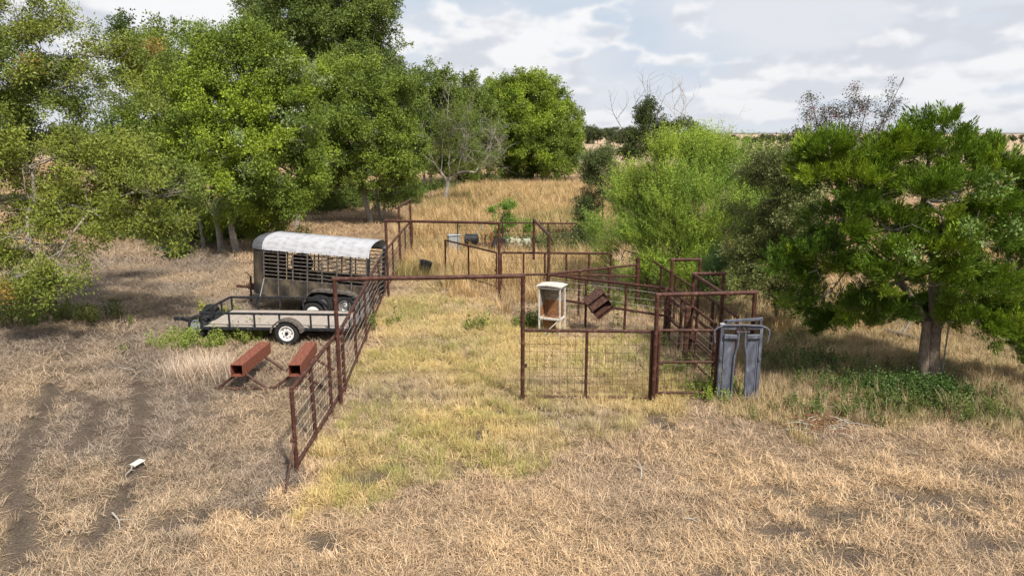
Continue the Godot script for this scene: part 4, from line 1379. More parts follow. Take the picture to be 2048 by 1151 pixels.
func lob(px: float, py: float, dist: float, rx: float, ry: float, rz := 0.0) -> Array:    # one bough of a crown: middle and half sizes
	var c := onz(px, py, dist)
	var k := dist / F * 1.02
	return [c, Vector3(rx * k, ry * k, rz if rz > 0.0 else (rx + ry) * 0.5 * k)]

func orient(d: Vector3, roll: float, s: float) -> Basis:
	var y := d.normalized()
	var x := y.cross(Vector3(0.31, 0.2, 0.93)).normalized()
	return (Basis(x, y, x.cross(y)) * Basis(Vector3.UP, roll)).scaled_local(Vector3(s, s, s))

func tree(called: String, label: String, category: String, base: Vector3, stems: Array, lobes: Array, o: Dictionary) -> Node3D:
	var g := Vector3(base.x, hgt(base.x, base.z), base.z)
	var t := thing(called, label, category, g, o.get("group", ""))
	var bark: Material = o.get("bark", M.bark_grey)
	var ends := []
	for s in stems:
		var mb := MB.new(g)
		mb.tube(s[0], s[1], 9)
		part("trunk", mb, bark, t)
		for i in range(maxi(1, s[0].size() - 2), s[0].size()):
			ends.append([s[0][i], float(s[1][mini(i, s[1].size() - 1)])])
	var wood := MB.new(g)
	var up_bias: float = o.get("up", 0.35)
	var tw: int = o.get("twigs", 8)
	var bufs := []
	var kinds: Array = o.leaves
	for k in kinds: bufs.append(PackedFloat32Array())
	var cs: Array = o.colors
	var thr: float = o.get("gap", -0.12)
	var size: float = o.get("size", 1.0)
	var dens: float = o.get("density", 1.0)
	var fq: float = o.get("clump", 55.0)
	var jitter: float = o.get("jitter", 0.5)
	for l in lobes:
		var c: Vector3 = l[0]
		var r: Vector3 = l[1]
		if ends and not o.has("loose"):
			var e: Array = ends[0]
			for q in ends:
				if (q[0] as Vector3).distance_to(c) < (e[0] as Vector3).distance_to(c): e = q
			var a: Vector3 = e[0]
			var r0 := clampf(float(e[1]) * 0.7, 0.02, 0.16)
			var mid := a.lerp(c, 0.5) + Vector3(rnd(-0.2, 0.2), rnd(0.0, 0.25), rnd(-0.2, 0.2)) * a.distance_to(c) * 0.5
			wood.tube([a, a.lerp(mid, 0.5) + rdir() * 0.05, mid, mid.lerp(c, 0.6) + rdir() * 0.06, c], [r0, r0 * 0.85, r0 * 0.65, r0 * 0.5, r0 * 0.4], 6, false)
			for k in tw:
				var d := rdir()
				d.y = absf(d.y) * 0.8 - 0.15
				var tip := c + d.normalized() * r * rnd(0.6, 1.02)
				var st := mid.lerp(c, rnd(0.2, 1.0))
				var mm := st.lerp(tip, 0.5) + rdir() * r.x * 0.12
				var r1 := r0 * rnd(0.22, 0.42)
				wood.tube([st, mm, tip], [r1, r1 * 0.6, r1 * 0.2], 5, false)
				for j in 2:
					var t2 := mm.lerp(tip, rnd(0.1, 0.6)) 
					wood.tube([t2, t2 + (d + rdir() * 0.8).normalized() * r.x * rnd(0.25, 0.5)], [r1 * 0.4, r1 * 0.12], 4, false)
		var area := (r.x * r.y + r.y * r.z + r.x * r.z) * dens / (size * size)
		var radiate := o.has("radiate")
		var per := 1 if radiate else int(o.get("per", 13))
		var cr: float = 0.0 if radiate else float(o.get("clump_r", 0.44)) * size
		var flatten: float = o.get("flatten", 0.7)
		for i in int(area * (62.0 if radiate else 8.0)):
			var d := rdir()
			if not radiate: d = (d + Vector3.UP * 0.22).normalized()
			var p0 := c + d * r * (pow(rng.randf(), 0.36) if rng.randf() < 0.9 else rnd(1.0, 1.18))
			var nz := noise.get_noise_3d(p0.x * fq, p0.y * fq, p0.z * fq)
			if nz < thr + rnd(-0.1, 0.1): continue
			var cn := noise.get_noise_3d(p0.x * 20.0 + 200.0, p0.y * 20.0, p0.z * 20.0) * 1.6 + rnd(-0.45, 0.45)
			var col: Color = (cs[0] as Color).lerp(cs[1], clampf(0.5 + cn, 0, 1))
			if cs.size() > 2 and rng.randf() < float(o.get("third", 0.06)): col = cs[2]
			for j in per:
				var e := rdir()
				var p := p0 + e * Vector3(cr, cr * flatten, cr) * sqrt(rng.randf())
				var y := d * 0.8 + e * 0.6 + Vector3.UP * up_bias + rdir() * jitter
				if radiate: y = (p - (o.radiate as Vector3)).normalized() + rdir() * jitter
				put(bufs[rng.randi() % kinds.size()], orient(y, rnd(0, TAU), size * rnd(0.5, 1.35)), p - g, col * rnd(0.85, 1.15))
	if wood.v.size(): part("limb_wood", wood, o.get("twig_bark", bark), t).set_meta("kind", "stuff")
	for i in kinds.size():
		if bufs[i].size(): scatter("crown", kinds[i], M.leaf, bufs[i], t)
	return t

func stem(px0: float, py0: float, px1: float, py1: float, dist: float, r0: float, r1: float, bow := 0.1) -> Array:   # a trunk between two points at one distance
	var a := onz(px0, py0, dist)
	var b := onz(px1, py1, dist)
	a.y = minf(a.y, 0.0) - 0.25
	var p := []
	var r := []
	for i in 7:
		var k := i / 6.0
		p.append(a.lerp(b, k) + Vector3(sin(k * 5.0 + px0) * bow, 0, cos(k * 4.0 + px1) * bow) * k)
		r.append(lerpf(r0, r1, k) * (1.0 + 0.5 * pow(1.0 - k, 8.0)))
	return [p, r]

func bare_branch(mb: MB, a: Vector3, d: Vector3, length: float, r: float, depth: int) -> void:
	var p := [a]
	var q := a
	var dd := d.normalized()
	for i in 4:
		dd = (dd + rdir() * 0.24 + Vector3.UP * 0.07).normalized()
		q += dd * length / 4.0
		p.append(q)
	mb.tube(p, [r, r * 0.8, r * 0.62, r * 0.46, r * 0.3], 5, false)
	if depth <= 0: return
	for k in 4:
		var i := 1 + k
		bare_branch(mb, p[i], (dd + rdir() * 0.95).normalized(), length * rnd(0.45, 0.7), r * 0.5, depth - 1)

func make_trees() -> void:
	var GB := Color(0.21, 0.29, 0.036)      # bright green
	var GM := Color(0.135, 0.195, 0.034)     # mid green
	var GD := Color(0.075, 0.115, 0.028)      # deep green
	# olive tree reaching in from outside the frame
	var b := pt(-190, 640)
	var st := [stem(-190, 640, -120, 330, -b.z, 0.34, 0.22), [[onz(-150, 420, -b.z), onz(-40, 398, 20.2), onz(70, 395, 19.6), onz(180, 420, 19.4)], [0.17, 0.13, 0.09, 0.05]], [[onz(-130, 350, -b.z), onz(0, 200, 20.5), onz(90, 130, 20.5)], [0.17, 0.11, 0.05]]]
	tree("olive_tree", "olive-brown leafy tree whose boughs hang toward the flat trailer", "tree", b, st,
		[lob(40, 60, 20.5, 120, 75), lob(50, 190, 20.5, 130, 90), lob(170, 200, 21.5, 110, 60), lob(60, 330, 20, 140, 90), lob(190, 330, 20.3, 130, 80), lob(280, 380, 19.8, 110, 80), lob(130, 430, 19.4, 130, 60), lob(350, 390, 20.3, 60, 60), lob(230, 450, 19.6, 90, 45), lob(330, 450, 20, 70, 40), lob(60, 500, 18.8, 110, 55), lob(90, 560, 18.4, 70, 40), lob(15, 600, 18.2, 60, 50), lob(-60, 420, 19, 110, 190), lob(-40, 150, 20, 120, 140), lob(240, 120, 22.5, 90, 45)],
		{"leaves": SPRAY.narrow, "colors": [Color(0.20, 0.235, 0.042), Color(0.125, 0.17, 0.036), Color(0.24, 0.16, 0.044)], "third": 0.03, "gap": -0.07, "density": 0.95, "size": 0.78, "twigs": 12, "clump": 80.0})
	# thicket left of the livestock trailer: vine-hung tree and its neighbour
	b = pt(455, 502)
	var d := -b.z
	tree("hackberry_tree", "tall bright green tree draped in pale vines behind the livestock trailer", "tree", b,
		[stem(445, 503, 425, 400, d, 0.17, 0.12), stem(476, 503, 445, 395, d - 0.4, 0.17, 0.12), stem(560, 470, 575, 380, d + 6, 0.15, 0.10), stem(408, 498, 392, 400, d + 0.8, 0.11, 0.08), stem(590, 462, 600, 385, d + 8, 0.16, 0.11), stem(505, 480, 520, 395, d + 5, 0.12, 0.09), [[onz(425, 400, d), onz(420, 300, d), onz(440, 200, d)], [0.13, 0.11, 0.06]], [[onz(445, 395, d), onz(500, 300, d), onz(540, 200, d)], [0.13, 0.11, 0.06]]],
		[lob(400, 120, d, 85, 65), lob(490, 125, d, 95, 60), lob(570, 170, d, 65, 70), lob(440, 210, d - 1, 110, 85), lob(550, 270, d - 0.5, 85, 90), lob(470, 310, d - 1.6, 100, 80), lob(400, 290, d - 1, 80, 90), lob(590, 350, d, 50, 80), lob(520, 390, d - 0.5, 80, 55), lob(430, 380, d - 0.5, 70, 45), lob(560, 430, d + 1, 50, 40), lob(480, 440, d + 0.5, 60, 30), lob(600, 270, d + 1, 45, 70), lob(500, 90, d, 60, 40), lob(400, 450, d + 1.5, 50, 30)],
		{"leaves": SPRAY.broad + SPRAY.small, "colors": [Color(0.25, 0.335, 0.036), GM, Color(0.24, 0.31, 0.15)], "third": 0.06, "gap": -0.15, "density": 1.1, "size": 0.95, "twigs": 8})
	b = pt(352, 490)
	d = -b.z
	tree("hackberry_tree", "two-stemmed green tree at the left edge of the thicket", "tree", b,
		[stem(352, 492, 345, 400, d, 0.12, 0.09), stem(370, 488, 362, 400, d + 0.4, 0.13, 0.09), stem(330, 480, 322, 400, d + 3, 0.10, 0.08), [[onz(345, 400, d), onz(330, 250, d)], [0.09, 0.05]]],
		[lob(330, 130, d + 3, 65, 70), lob(310, 220, d + 2, 70, 70), lob(340, 320, d + 1, 80, 75), lob(290, 380, d + 2, 70, 50), lob(270, 110, d + 5, 50, 60), lob(370, 400, d, 50, 45), lob(250, 280, d + 4, 60, 60)],
		{"leaves": SPRAY.broad, "colors": [GM, GD, GB], "third": 0.2, "gap": -0.1, "density": 1.0, "twigs": 7})
	# tall tree behind
	b = pt(683, 412)
	d = -b.z
	tree("elm_tree", "tallest olive-green tree rising behind the thicket", "tree", b,
		[stem(684, 412, 676, 330, d, 0.36, 0.30), [[onz(676, 330, d), onz(660, 200, d), onz(620, 90, d)], [0.3, 0.2, 0.1]], [[onz(676, 330, d), onz(720, 200, d), onz(735, 100, d)], [0.26, 0.18, 0.08]]],
		[lob(590, 10, d, 90, 60), lob(680, -20, d, 100, 60), lob(650, 70, d, 100, 60), lob(560, 70, d + 2, 60, 50), lob(740, 60, d, 60, 70), lob(760, 150, d, 55, 70), lob(700, 140, d, 80, 60), lob(610, 150, d + 2, 80, 60), lob(790, 130, d, 25, 40), lob(770, 230, d + 1, 50, 50), lob(520, 40, d + 4, 40, 50)],
		{"leaves": SPRAY.broad, "colors": [Color(0.16, 0.215, 0.050), Color(0.105, 0.16, 0.04), Color(0.20, 0.13, 0.050)], "third": 0.02, "gap": -0.14, "density": 1.1, "size": 1.25, "twigs": 12, "clump": 40.0})
	# leaning pale-trunked tree
	b = pt(743, 446)
	d = -b.z
	tree("hackberry_tree", "leaning pale-trunked green tree standing behind the wing fence", "tree", b,
		[stem(744, 447, 722, 370, d, 0.17, 0.14, 0.05), stem(763, 437, 752, 380, d + 1.5, 0.13, 0.10, 0.05), [[onz(722, 370, d), onz(700, 320, d), onz(690, 230, d)], [0.14, 0.12, 0.06]], [[onz(722, 370, d), onz(760, 300, d), onz(780, 220, d)], [0.12, 0.1, 0.05]]],
		[lob(660, 200, d, 75, 65), lob(740, 190, d, 75, 60), lob(800, 220, d, 50, 70), lob(700, 270, d - 1.5, 95, 65), lob(790, 300, d - 1, 60, 60), lob(650, 310, d, 60, 65), lob(730, 345, d - 1, 90, 40), lob(640, 380, d + 1, 40, 40), lob(790, 370, d, 40, 40), lob(690, 150, d + 2, 50, 40)],
		{"leaves": SPRAY.small + SPRAY.broad, "colors": [Color(0.19, 0.255, 0.04), GM, GD], "third": 0.15, "gap": -0.18, "density": 1.1, "size": 1.05, "twigs": 10, "bark": M.bark_pale})
	# trees filling the middle of the row
	b = pt(858, 372)
	d = -b.z
	tree("hackberry_tree", "slim white-stemmed tree between the thicket and the bare tree", "tree", b,
		[stem(849, 373, 845, 310, d, 0.16, 0.13), stem(864, 371, 858, 310, d, 0.2, 0.15), [[onz(858, 310, d), onz(870, 220, d)], [0.15, 0.08]]],
		[lob(860, 190, d, 55, 55), lob(900, 220, d, 55, 60), lob(840, 260, d, 50, 60), lob(940, 210, d + 3, 40, 50), lob(910, 290, d, 70, 50), lob(850, 320, d, 50, 40), lob(960, 270, d + 2, 40, 60), lob(930, 330, d, 60, 30)],
		{"leaves": SPRAY.broad, "colors": [GM, Color(0.144, 0.200, 0.037), GD], "third": 0.1, "gap": -0.22, "density": 1.0, "size": 1.5, "twigs": 5, "bark": M.bark_pale, "clump": 34.0})
	b = pt(1065, 360)
	d = -b.z
	tree("oak_tree", "dense rounded bright green tree standing at the field edge", "tree", b,
		[stem(1062, 362, 1062, 320, d, 0.35, 0.28), [[onz(1062, 320, d), onz(1060, 240, d)], [0.26, 0.12]]],
		[lob(1050, 190, d, 60, 45), lob(1095, 200, d, 45, 45), lob(1015, 225, d, 45, 50), lob(1060, 250, d - 3, 75, 60), lob(1120, 255, d, 42, 60), lob(1000, 290, d, 38, 50), lob(1080, 310, d - 3, 85, 45), lob(1140, 300, d, 28, 40), lob(1020, 325, d - 1, 50, 32), lob(1110, 335, d - 1, 45, 25), lob(1035, 165, d, 35, 25), lob(990, 190, d + 2, 25, 30)],
		{"leaves": SPRAY.broad, "colors": [Color(0.24, 0.33, 0.035), GM, Color(0.07, 0.12, 0.025)], "third": 0.1, "gap": -0.22, "density": 1.15, "size": 1.5, "twigs": 6, "clump": 30.0})
	# half-dead tree with bare pale branches
	b = pt(889, 413)
	d = -b.z
	var t := tree("bare_tree", "half-dead small tree with spreading bare grey branches", "tree", b,
		[stem(889, 414, 895, 362, d, 0.21, 0.16, 0.04), [[onz(895, 362, d), onz(915, 346, d), onz(932, 342, d - 0.4), onz(950, 345, d - 0.8)], [0.15, 0.12, 0.10, 0.07]], [[onz(895, 362, d), onz(882, 345, d), onz(868, 325, d)], [0.12, 0.10, 0.06]]],
		[lob(890, 300, d, 55, 55), lob(960, 320, d, 40, 35), lob(930, 260, d, 50, 50)],
		{"leaves": SPRAY.small, "colors": [Color(0.138, 0.156, 0.044), GM], "gap": -0.04, "density": 0.55, "size": 0.9, "twigs": 4, "bark": M.bark_pale})
	for k in [[932, 342, 0.1, 1.0, 3.2], [932, 342, 0.5, 0.9, 3.0], [950, 345, 0.9, 0.5, 2.9], [950, 345, 1.0, 0.25, 2.6], [900, 352, -0.2, 1.0, 3.6], [868, 325, -0.4, 1.0, 2.8], [915, 346, 0.1, 1.0, 3.8], [868, 325, -0.9, 0.6, 1.8], [950, 345, 0.6, 0.9, 2.8], [882, 345, 0.1, 1.0, 4.2]]:
		var mb := MB.new(t.position)
		bare_branch(mb, onz(k[0], k[1], d - 0.4), Vector3(k[2], k[3], rnd(-0.5, 0.3)), k[4], 0.05, 3)
		part("bare_branch", mb, M.bark_grey, t)
	# juniper on the right
	b = pt(1858, 768)
	d = -b.z
	tree("juniper_tree", "broad dark green juniper with a split shaggy trunk", "tree", b,
		[stem(1862, 768, 1872, 640, d, 0.21, 0.14, 0.05), stem(1850, 764, 1850, 640, d - 0.12, 0.13, 0.09, 0.03), [[onz(1872, 640, d), onz(1868, 520, d), onz(1850, 400, d), onz(1860, 300, d)], [0.14, 0.11, 0.08, 0.03]], [[onz(1850, 640, d), onz(1800, 560, d), onz(1720, 480, d)], [0.09, 0.07, 0.04]], [[onz(1872, 650, d), onz(1930, 600, d), onz(2000, 560, d)], [0.09, 0.07, 0.04]]],
		[lob(1680, 300, d, 75, 28), lob(1790, 300, d, 80, 36), lob(1900, 310, d, 80, 40), lob(2000, 330, d, 70, 40), lob(1640, 345, d, 60, 34), lob(1740, 370, d - 0.4, 90, 45), lob(1860, 390, d - 0.8, 90, 50), lob(1970, 410, d - 0.5, 80, 55), lob(2060, 420, d, 70, 80), lob(1680, 440, d - 0.4, 80, 42), lob(1790, 460, d - 0.9, 80, 42), lob(1900, 490, d - 1.0, 90, 45), lob(2020, 520, d - 0.5, 70, 55),
		lob(1650, 530, d - 0.2, 75, 40), lob(1740, 550, d - 0.7, 70, 36), lob(1640, 600, d, 60, 30), lob(1720, 620, d - 0.3, 50, 22), lob(1960, 580, d - 0.8, 70, 40), lob(2050, 610, d - 0.3, 60, 60), lob(1850, 570, d - 1.0, 60, 30), lob(1870, 255, d, 26, 32), lob(1900, 235, d, 14, 30), lob(1600, 570, d, 36, 40), lob(2060, 690, d, 40, 30), lob(1780, 620, d - 0.5, 40, 24), lob(1930, 640, d - 0.6, 60, 22), lob(2010, 650, d - 0.6, 60, 36), lob(1800, 530, d - 1.2, 60, 40), lob(1870, 620, d + 0.8, 90, 30), lob(1700, 640, d + 0.6, 60, 40), lob(1580, 520, d, 36, 40), lob(2080, 740, d, 40, 40)],
		{"leaves": SPRAY.plume, "colors": [Color(0.135, 0.22, 0.022), Color(0.07, 0.13, 0.018), Color(0.21, 0.30, 0.03)], "third": 0.22, "gap": -0.13, "density": 2.1, "size": 0.85, "clump_r": 0.34, "per": 14, "flatten": 0.42, "twigs": 12, "bark": M.bark_brown, "twig_bark": M.bark_grey, "up": 0.9, "jitter": 0.6, "clump": 130.0})
	# broad-leaved vine growing through the juniper
	tree("vine", "pale broad-leaved vine climbing through the juniper", "vine", b + Vector3(0.5, 0, 0.2),
		[[[onz(1880, 775, d), onz(1900, 640, d - 0.3), onz(1930, 500, d - 1.3), onz(1960, 420, d - 1.4)], [0.02, 0.018, 0.014, 0.008]]],
		[lob(1815, 370, d - 1.5, 24, 12), lob(1990, 380, d - 1.5, 30, 22), lob(1930, 460, d - 1.9, 22, 14), lob(1810, 500, d - 1.8, 22, 16), lob(2030, 440, d - 1.4, 20, 24)],
		{"leaves": [spray(16, 0.5, 0.12, 0.55)], "colors": [Color(0.15, 0.23, 0.06), Color(0.10, 0.165, 0.04)], "gap": -0.2, "density": 0.8, "size": 0.7, "twigs": 2, "loose": true})
	# feathery bright bush behind the chute
	b = pt(1392, 580)
	d = -b.z
	var root := Vector3(b.x, -1.2, b.z)
	var ws := []
	for k in [[1270, 430], [1310, 360], [1360, 330], [1400, 320], [1440, 370], [1490, 400], [1330, 440], [1420, 430], [1250, 500], [1470, 480]]:
		var e := onz(k[0], k[1], d + rnd(-1, 1))
		var base := b + Vector3(rnd(-0.3, 0.3), -0.1, rnd(-0.3, 0.3))
		ws.append([[base, base.lerp(e, 0.35) + Vector3(0, 0.25, 0), base.lerp(e, 0.7) + Vector3(0, 0.2, 0), e], [0.075, 0.055, 0.035, 0.012]])
	tree("feathery_bush", "large feathery lime-green bush behind the cattle chute", "bush", b, ws,
		[lob(1378, 350, d, 90, 60), lob(1308, 400, d, 70, 70), lob(1448, 370, d, 70, 60), lob(1398, 430, d - 1, 110, 75), lob(1288, 470, d - 0.3, 65, 60), lob(1488, 430, d, 70, 60), lob(1348, 500, d - 0.8, 90, 50), lob(1458, 500, d - 0.4, 70, 50), lob(1538, 390, d + 1, 45, 40), lob(1268, 400, d + 1, 40, 50), lob(1348, 310, d, 50, 28), lob(1248, 450, d, 45, 55), lob(1243, 520, d, 36, 36), lob(1563, 420, d, 36, 30), lob(1418, 310, d, 55, 30), lob(1518, 480, d, 50, 45), lob(1578, 400, d + 1, 40, 36), lob(1538, 350, d + 1, 45, 40), lob(1488, 330, d + 0.5, 50, 36), lob(1358, 545, d - 1.5, 70, 36), lob(1303, 550, d - 1, 50, 32), lob(1418, 565, d - 1.5, 50, 28), lob(1223, 480, d + 0.5, 34, 50)],
		{"leaves": SPRAY.feather, "colors": [Color(0.31, 0.42, 0.06), Color(0.20, 0.31, 0.06), Color(0.36, 0.47, 0.08)], "third": 0.1, "gap": -0.17, "density": 1.0, "size": 0.95, "twigs": 6, "radiate": root, "jitter": 0.28, "bark": M.twig_dark, "clump": 60.0})
	b = pt(1440, 640)
	d = -b.z
	tree("blue_green_shrub", "small blue-green feathery shrub beside the chute frames", "shrub", b, [stem(1440, 640, 1436, 560, d, 0.03, 0.015)],
		[lob(1440, 530, d, 36, 34), lob(1425, 570, d, 30, 30), lob(1465, 565, d, 28, 30)],
		{"leaves": SPRAY.feather, "colors": [Color(0.138, 0.237, 0.094), Color(0.100, 0.175, 0.069)], "gap": -0.15, "density": 1.2, "size": 0.5, "radiate": b, "jitter": 0.4, "bark": M.twig_dark, "twigs": 3})
	# scrub between the bush and the juniper
	for s in [["grey-green scrub beside the juniper, taller than the chute", 1560, 660, [[1540, 400, 45, 50], [1510, 450, 55, 45], [1580, 450, 40, 60], [1545, 510, 55, 45], [1500, 520, 40, 40], [1590, 360, 40, 40], [1560, 560, 60, 36], [1480, 570, 45, 30], [1610, 420, 40, 50], [1600, 520, 40, 50], [1520, 340, 40, 30], [1560, 320, 40, 30], [1570, 610, 50, 30]], Color(0.182, 0.211, 0.068), Color(0.137, 0.161, 0.059), -0.02, 0.65],
			["thin grey-green scrub left of the feathery bush", 1205, 500, [[1210, 330, 35, 30], [1190, 370, 25, 35], [1235, 380, 30, 40], [1200, 330, 30, 20], [1180, 430, 22, 40]], Color(0.182, 0.220, 0.084), Color(0.109, 0.143, 0.050), 0.0, 0.7]]:
		b = pt(s[1], s[2])
		d = -b.z
		var lb := []
		for q in s[3]: lb.append(lob(q[0], q[1], d + rnd(-0.6, 0.6), q[2], q[3]))
		tree("scrub", s[0], "shrub", b, [stem(s[1], s[2], s[3][0][0] - 8, s[3][0][1] + 30, d, 0.06, 0.025)], lb,
			{"leaves": SPRAY.small, "colors": [s[4], s[5], Color(0.200, 0.225, 0.088)], "gap": s[6] - 0.1, "density": 1.5, "size": s[7], "twigs": 9, "bark": M.bark_grey, "clump": 90.0})
	# dark shrub with bare tips behind the bush
	b = pt(1330, 425)
	d = -b.z
	t = tree("dark_shrub", "dark green shrub with bare twigs above the feathery bush", "shrub", b, [stem(1330, 425, 1318, 250, d, 0.12, 0.05)],
		[lob(1305, 270, d, 36, 45), lob(1350, 275, d, 45, 35), lob(1300, 235, d, 18, 32), lob(1385, 285, d, 30, 28), lob(1265, 300, d, 30, 26), lob(1430, 290, d + 4, 26, 14)],
		{"leaves": SPRAY.broad, "colors": [Color(0.062, 0.088, 0.031), Color(0.106, 0.138, 0.037)], "gap": -0.1, "density": 1.3, "size": 0.9, "twigs": 6, "bark": M.twig_dark})
	for k in [[1300, 260, -0.1, 3.0], [1355, 265, 0.1, 2.6], [1285, 270, -0.5, 2.2], [1360, 265, 0.5, 2.4], [1262, 285, -0.5, 2.6], [1350, 265, -0.2, 2.5], [1310, 250, 0.2, 2.4], [1430, 285, 1.2, 2.0]]:
		var mb := MB.new(t.position)
		bare_branch(mb, onz(k[0], k[1], d), Vector3(k[2], 1.0, rnd(-0.3, 0.3)), k[3], 0.035, 2)
		part("bare_branch", mb, M.twig_dark if k[0] < 1340 else M.bark_pale, t)
	# twiggy tree behind the juniper
	b = pt(1690, 500)
	d = -b.z
	var tips := [[1620, 185, 1650, 330], [1650, 210, 1660, 330], [1715, 175, 1680, 330], [1740, 190, 1690, 330], [1808, 155, 1730, 330], [1780, 220, 1740, 320], [1590, 250, 1640, 340], [1690, 230, 1680, 330], [1765, 240, 1720, 330], [1570, 300, 1620, 350], [1510, 290, 1560, 380]]
	var stems := [stem(1690, 500, 1680, 330, d, 0.12, 0.07)]
	var lbs := []
	for k in tips:
		stems.append([[onz(1680, 345, d), onz(k[2], k[3] - 10, d), onz((k[0] + k[2]) * 0.5 + rnd(-8, 8), (k[1] + k[3]) * 0.5, d), onz(k[0], k[1], d)], [0.05, 0.04, 0.025, 0.008]])
		for f in [0.1, 0.35, 0.6]: lbs.append(lob(lerpf(k[0], k[2], f), lerpf(k[1], k[3], f), d, 13 + 22 * f, 20))
	tree("twiggy_tree", "thin dark twiggy tree sticking up behind the juniper", "tree", b, stems, lbs,
		{"leaves": [spray(14, 0.5, 0.10, 0.5)], "colors": [Color(0.088, 0.094, 0.044), Color(0.062, 0.062, 0.044), Color(0.163, 0.075, 0.062)], "third": 0.2, "gap": -0.15, "density": 0.9, "size": 0.75, "twigs": 4, "clump_r": 0.5, "per": 8, "bark": M.twig_dark})
	# sapling in the tall grass
	b = pt(1006, 500)
	d = -b.z
	tree("sapling", "bright green sapling growing up through the scrap", "sapling", b, [stem(1006, 500, 1010, 415, d, 0.03, 0.012)],
		[lob(1010, 412, d, 17, 12), lob(985, 425, d, 8, 12), lob(1018, 435, d, 12, 9), lob(1005, 448, d, 24, 8), lob(1000, 475, d, 14, 20), lob(1050, 455, d, 12, 14)],
		{"leaves": [spray(18, 0.4, 0.12, 0.6)], "colors": [Color(0.150, 0.288, 0.037), Color(0.100, 0.200, 0.031)], "gap": -0.4, "density": 0.8, "size": 0.5, "twigs": 1})
	b = pt(1172, 500)
	d = -b.z
	tree("dark_shrub", "narrow dark shrub by the tall post of the back fence", "shrub", b, [stem(1172, 500, 1170, 440, d, 0.03, 0.015)],
		[lob(1168, 430, d, 16, 22), lob(1172, 465, d, 18, 22), lob(1165, 405, d, 12, 14)],
		{"leaves": SPRAY.small, "colors": [Color(0.062, 0.094, 0.037), Color(0.094, 0.125, 0.050)], "gap": -0.25, "density": 1.3, "size": 0.6, "twigs": 3})
	# shrubs in the shade under the thicket
	for k in [[600, 425, 60, 40, "undergrowth shrub behind the livestock trailer roof, left of the thick trunk"], [540, 430, 50, 34, "low shrub just behind the livestock trailer under the thicket"], [800, 395, 45, 30, "shrub in the shade right of the leaning pale trunk"], [720, 405, 45, 30, "shrub at the foot of the leaning pale trunk"], [870, 385, 45, 18, "low shrub behind the half-dead tree trunk"], [960, 368, 40, 14, "low shrub at the foot of the rounded field-edge tree"], [225, 470, 60, 34, "shrub beyond the hanging olive boughs"], [130, 450, 60, 30, "broad shrub in the open field behind the olive boughs"], [355, 520, 26, 20, "small shrub at the foot of the two-stemmed tree"], [420, 478, 50, 44, "dark shrub filling the gap between the two-stemmed tree and the vine-hung tree"], [505, 474, 60, 40, "dark shrub behind the front end of the livestock trailer roof"], [300, 466, 60, 40, "dark shrub at the left end of the thicket"], [655, 415, 60, 40, "dark shrub around the thick trunk of the tallest tree"], [770, 404, 50, 36, "dark shrub behind the second stem of the leaning tree"], [190, 440, 70, 40, "dark shrub far behind the olive boughs"]]:
		b = pt(k[0], k[1])
		d = -b.z
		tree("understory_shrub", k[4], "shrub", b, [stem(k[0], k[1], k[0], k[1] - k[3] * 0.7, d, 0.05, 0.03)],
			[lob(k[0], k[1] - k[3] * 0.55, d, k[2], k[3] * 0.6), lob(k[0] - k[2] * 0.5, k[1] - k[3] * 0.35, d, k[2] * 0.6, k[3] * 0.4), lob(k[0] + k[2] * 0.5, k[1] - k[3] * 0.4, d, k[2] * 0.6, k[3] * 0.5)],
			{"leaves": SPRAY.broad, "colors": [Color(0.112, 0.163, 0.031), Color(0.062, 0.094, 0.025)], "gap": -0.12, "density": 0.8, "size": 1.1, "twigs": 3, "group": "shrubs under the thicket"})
	# dry tussock beside the beams
	b = pt(415, 755)
	t = thing("dry_tussock", "big tussock of bleached dead grass stems beside the rusty beams", "tussock", b)
	var bf := PackedFloat32Array()
	for i in 60:
		var x := rng.randfn(0, 0.42)
		var z := rng.randfn(0, 0.26)
		put(bf, yawed(rnd(0, TAU), rnd(0.7, 1.1), rnd(0.55, 0.95)), Vector3(x, 0, z), Color(0.475, 0.375, 0.300).lerp(Color(0.650, 0.525, 0.425), rng.randf()))
	scatter("stem", clump(20, 0.12, 0.45, 0.85, 0.008, 0.1, 0.7, 0.7), M.straw, bf, t)
	# far trees along the horizon
	var far := []
	for i in 9: far.append([1172 + i * 13 + rnd(-4, 4), 283, rnd(24, 36)])
	for i in 64: far.append([1270 + i * 10 + rnd(-5, 5), 280, rnd(11, 19)])
	for i in 7: far.append([1935 + i * 18 + rnd(-5, 5), 288 + i * 0.5, rnd(12, 22)])
	for i in 6: far.append([20 + i * 45 + rnd(-9, 9), 300, rnd(40, 60)])
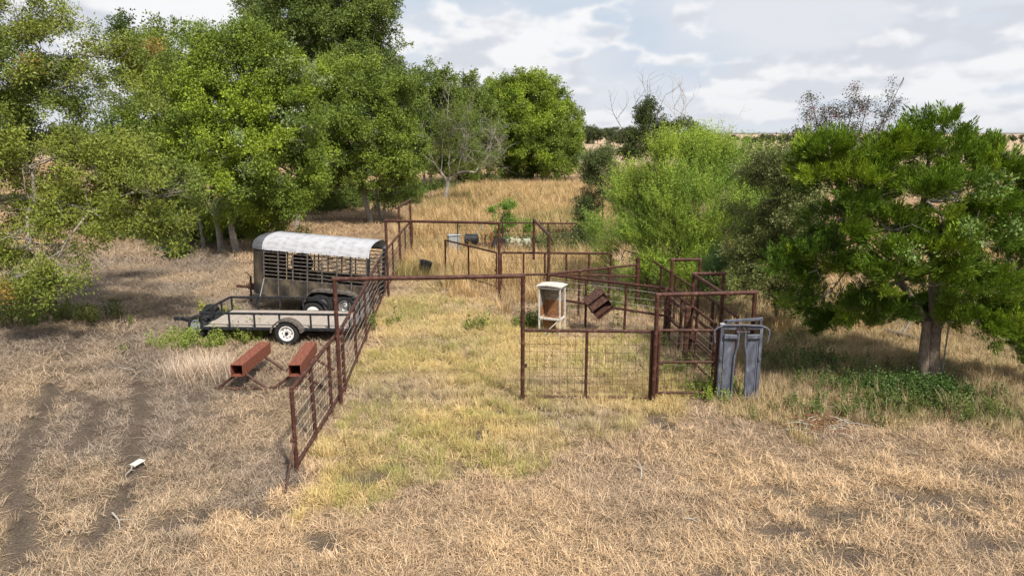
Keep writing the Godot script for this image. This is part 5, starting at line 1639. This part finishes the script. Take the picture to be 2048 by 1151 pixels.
	for k in far:
		d = rnd(430, 480) if k[0] < 1300 and k[0] > 900 else rnd(420, 520)
		if k[0] < 900: d = rnd(140, 190)
		b = onz(k[0], k[1], d)
		b.y = hgt(b.x, b.z)
		var hh: float = k[2] / F * d
		var lb := []
		for i in 4: lb.append([b + Vector3(rnd(-0.4, 0.4) * hh, hh * rnd(0.45, 0.75), rnd(-1, 1)), Vector3(hh * rnd(0.32, 0.5), hh * rnd(0.25, 0.36), hh * 0.35)])
		lb.append([b + Vector3(0, hh * 0.3, 0), Vector3(hh * 0.45, hh * 0.28, hh * 0.3)])
		tree("far_tree", "dark rounded tree in the far tree line on the horizon" if d > 300 else "green tree in the field beyond the olive tree", "tree", b, [[[b + Vector3(0, -0.3, 0), b + Vector3(0.1, hh * 0.5, 0)], [hh * 0.035, hh * 0.02]]], lb,
			{"leaves": SPRAY.broad, "colors": [Color(0.075, 0.100, 0.044), Color(0.106, 0.125, 0.056)], "gap": -0.1, "density": 0.7, "size": hh * 0.22, "twigs": 0, "clump": 12.0, "group": "far tree line" if d > 300 else "field trees"})
	# low bushes dotting the far field
	for k in [[1500, 293, 6], [1440, 290, 7], [1470, 300, 9], [1925, 300, 9], [1215, 290, 7], [1240, 300, 8], [1985, 297, 8]]:
		d = 5.6 / tan(0.0001 + (k[1] - 266.0) / F)
		b = pt(k[0], k[1])
		b.y = hgt(b.x, b.z)
		var hh: float = k[2] / F * -b.z
		tree("field_bush", "small grey-green bush out in the dry field", "bush", b, [], [[b + Vector3(0, hh * 0.45, 0), Vector3(hh * 0.8, hh * 0.5, hh * 0.6)], [b + Vector3(hh * 0.6, hh * 0.3, 0), Vector3(hh * 0.6, hh * 0.35, hh * 0.5)]],
			{"leaves": SPRAY.broad, "colors": [Color(0.112, 0.138, 0.062), Color(0.088, 0.112, 0.050)], "gap": -0.2, "density": 1.0, "size": hh * 0.35, "group": "bushes in the dry field", "clump": 15.0})

func _ready() -> void:
	rng.seed = 20240
	noise.seed = 3; noise.frequency = 0.01; noise.fractal_octaves = 3
	fine.seed = 9; fine.frequency = 0.05; fine.fractal_octaves = 4
	make_view()
	make_materials()
	zones()
	make_ground()
	make_grass()
	make_pens()
	stock_trailer()
	flat_trailer()
	beam_stand()
	head_gate()
	cupboard()
	metal_feeder()
	scrap()
	make_sprays()
	make_trees()
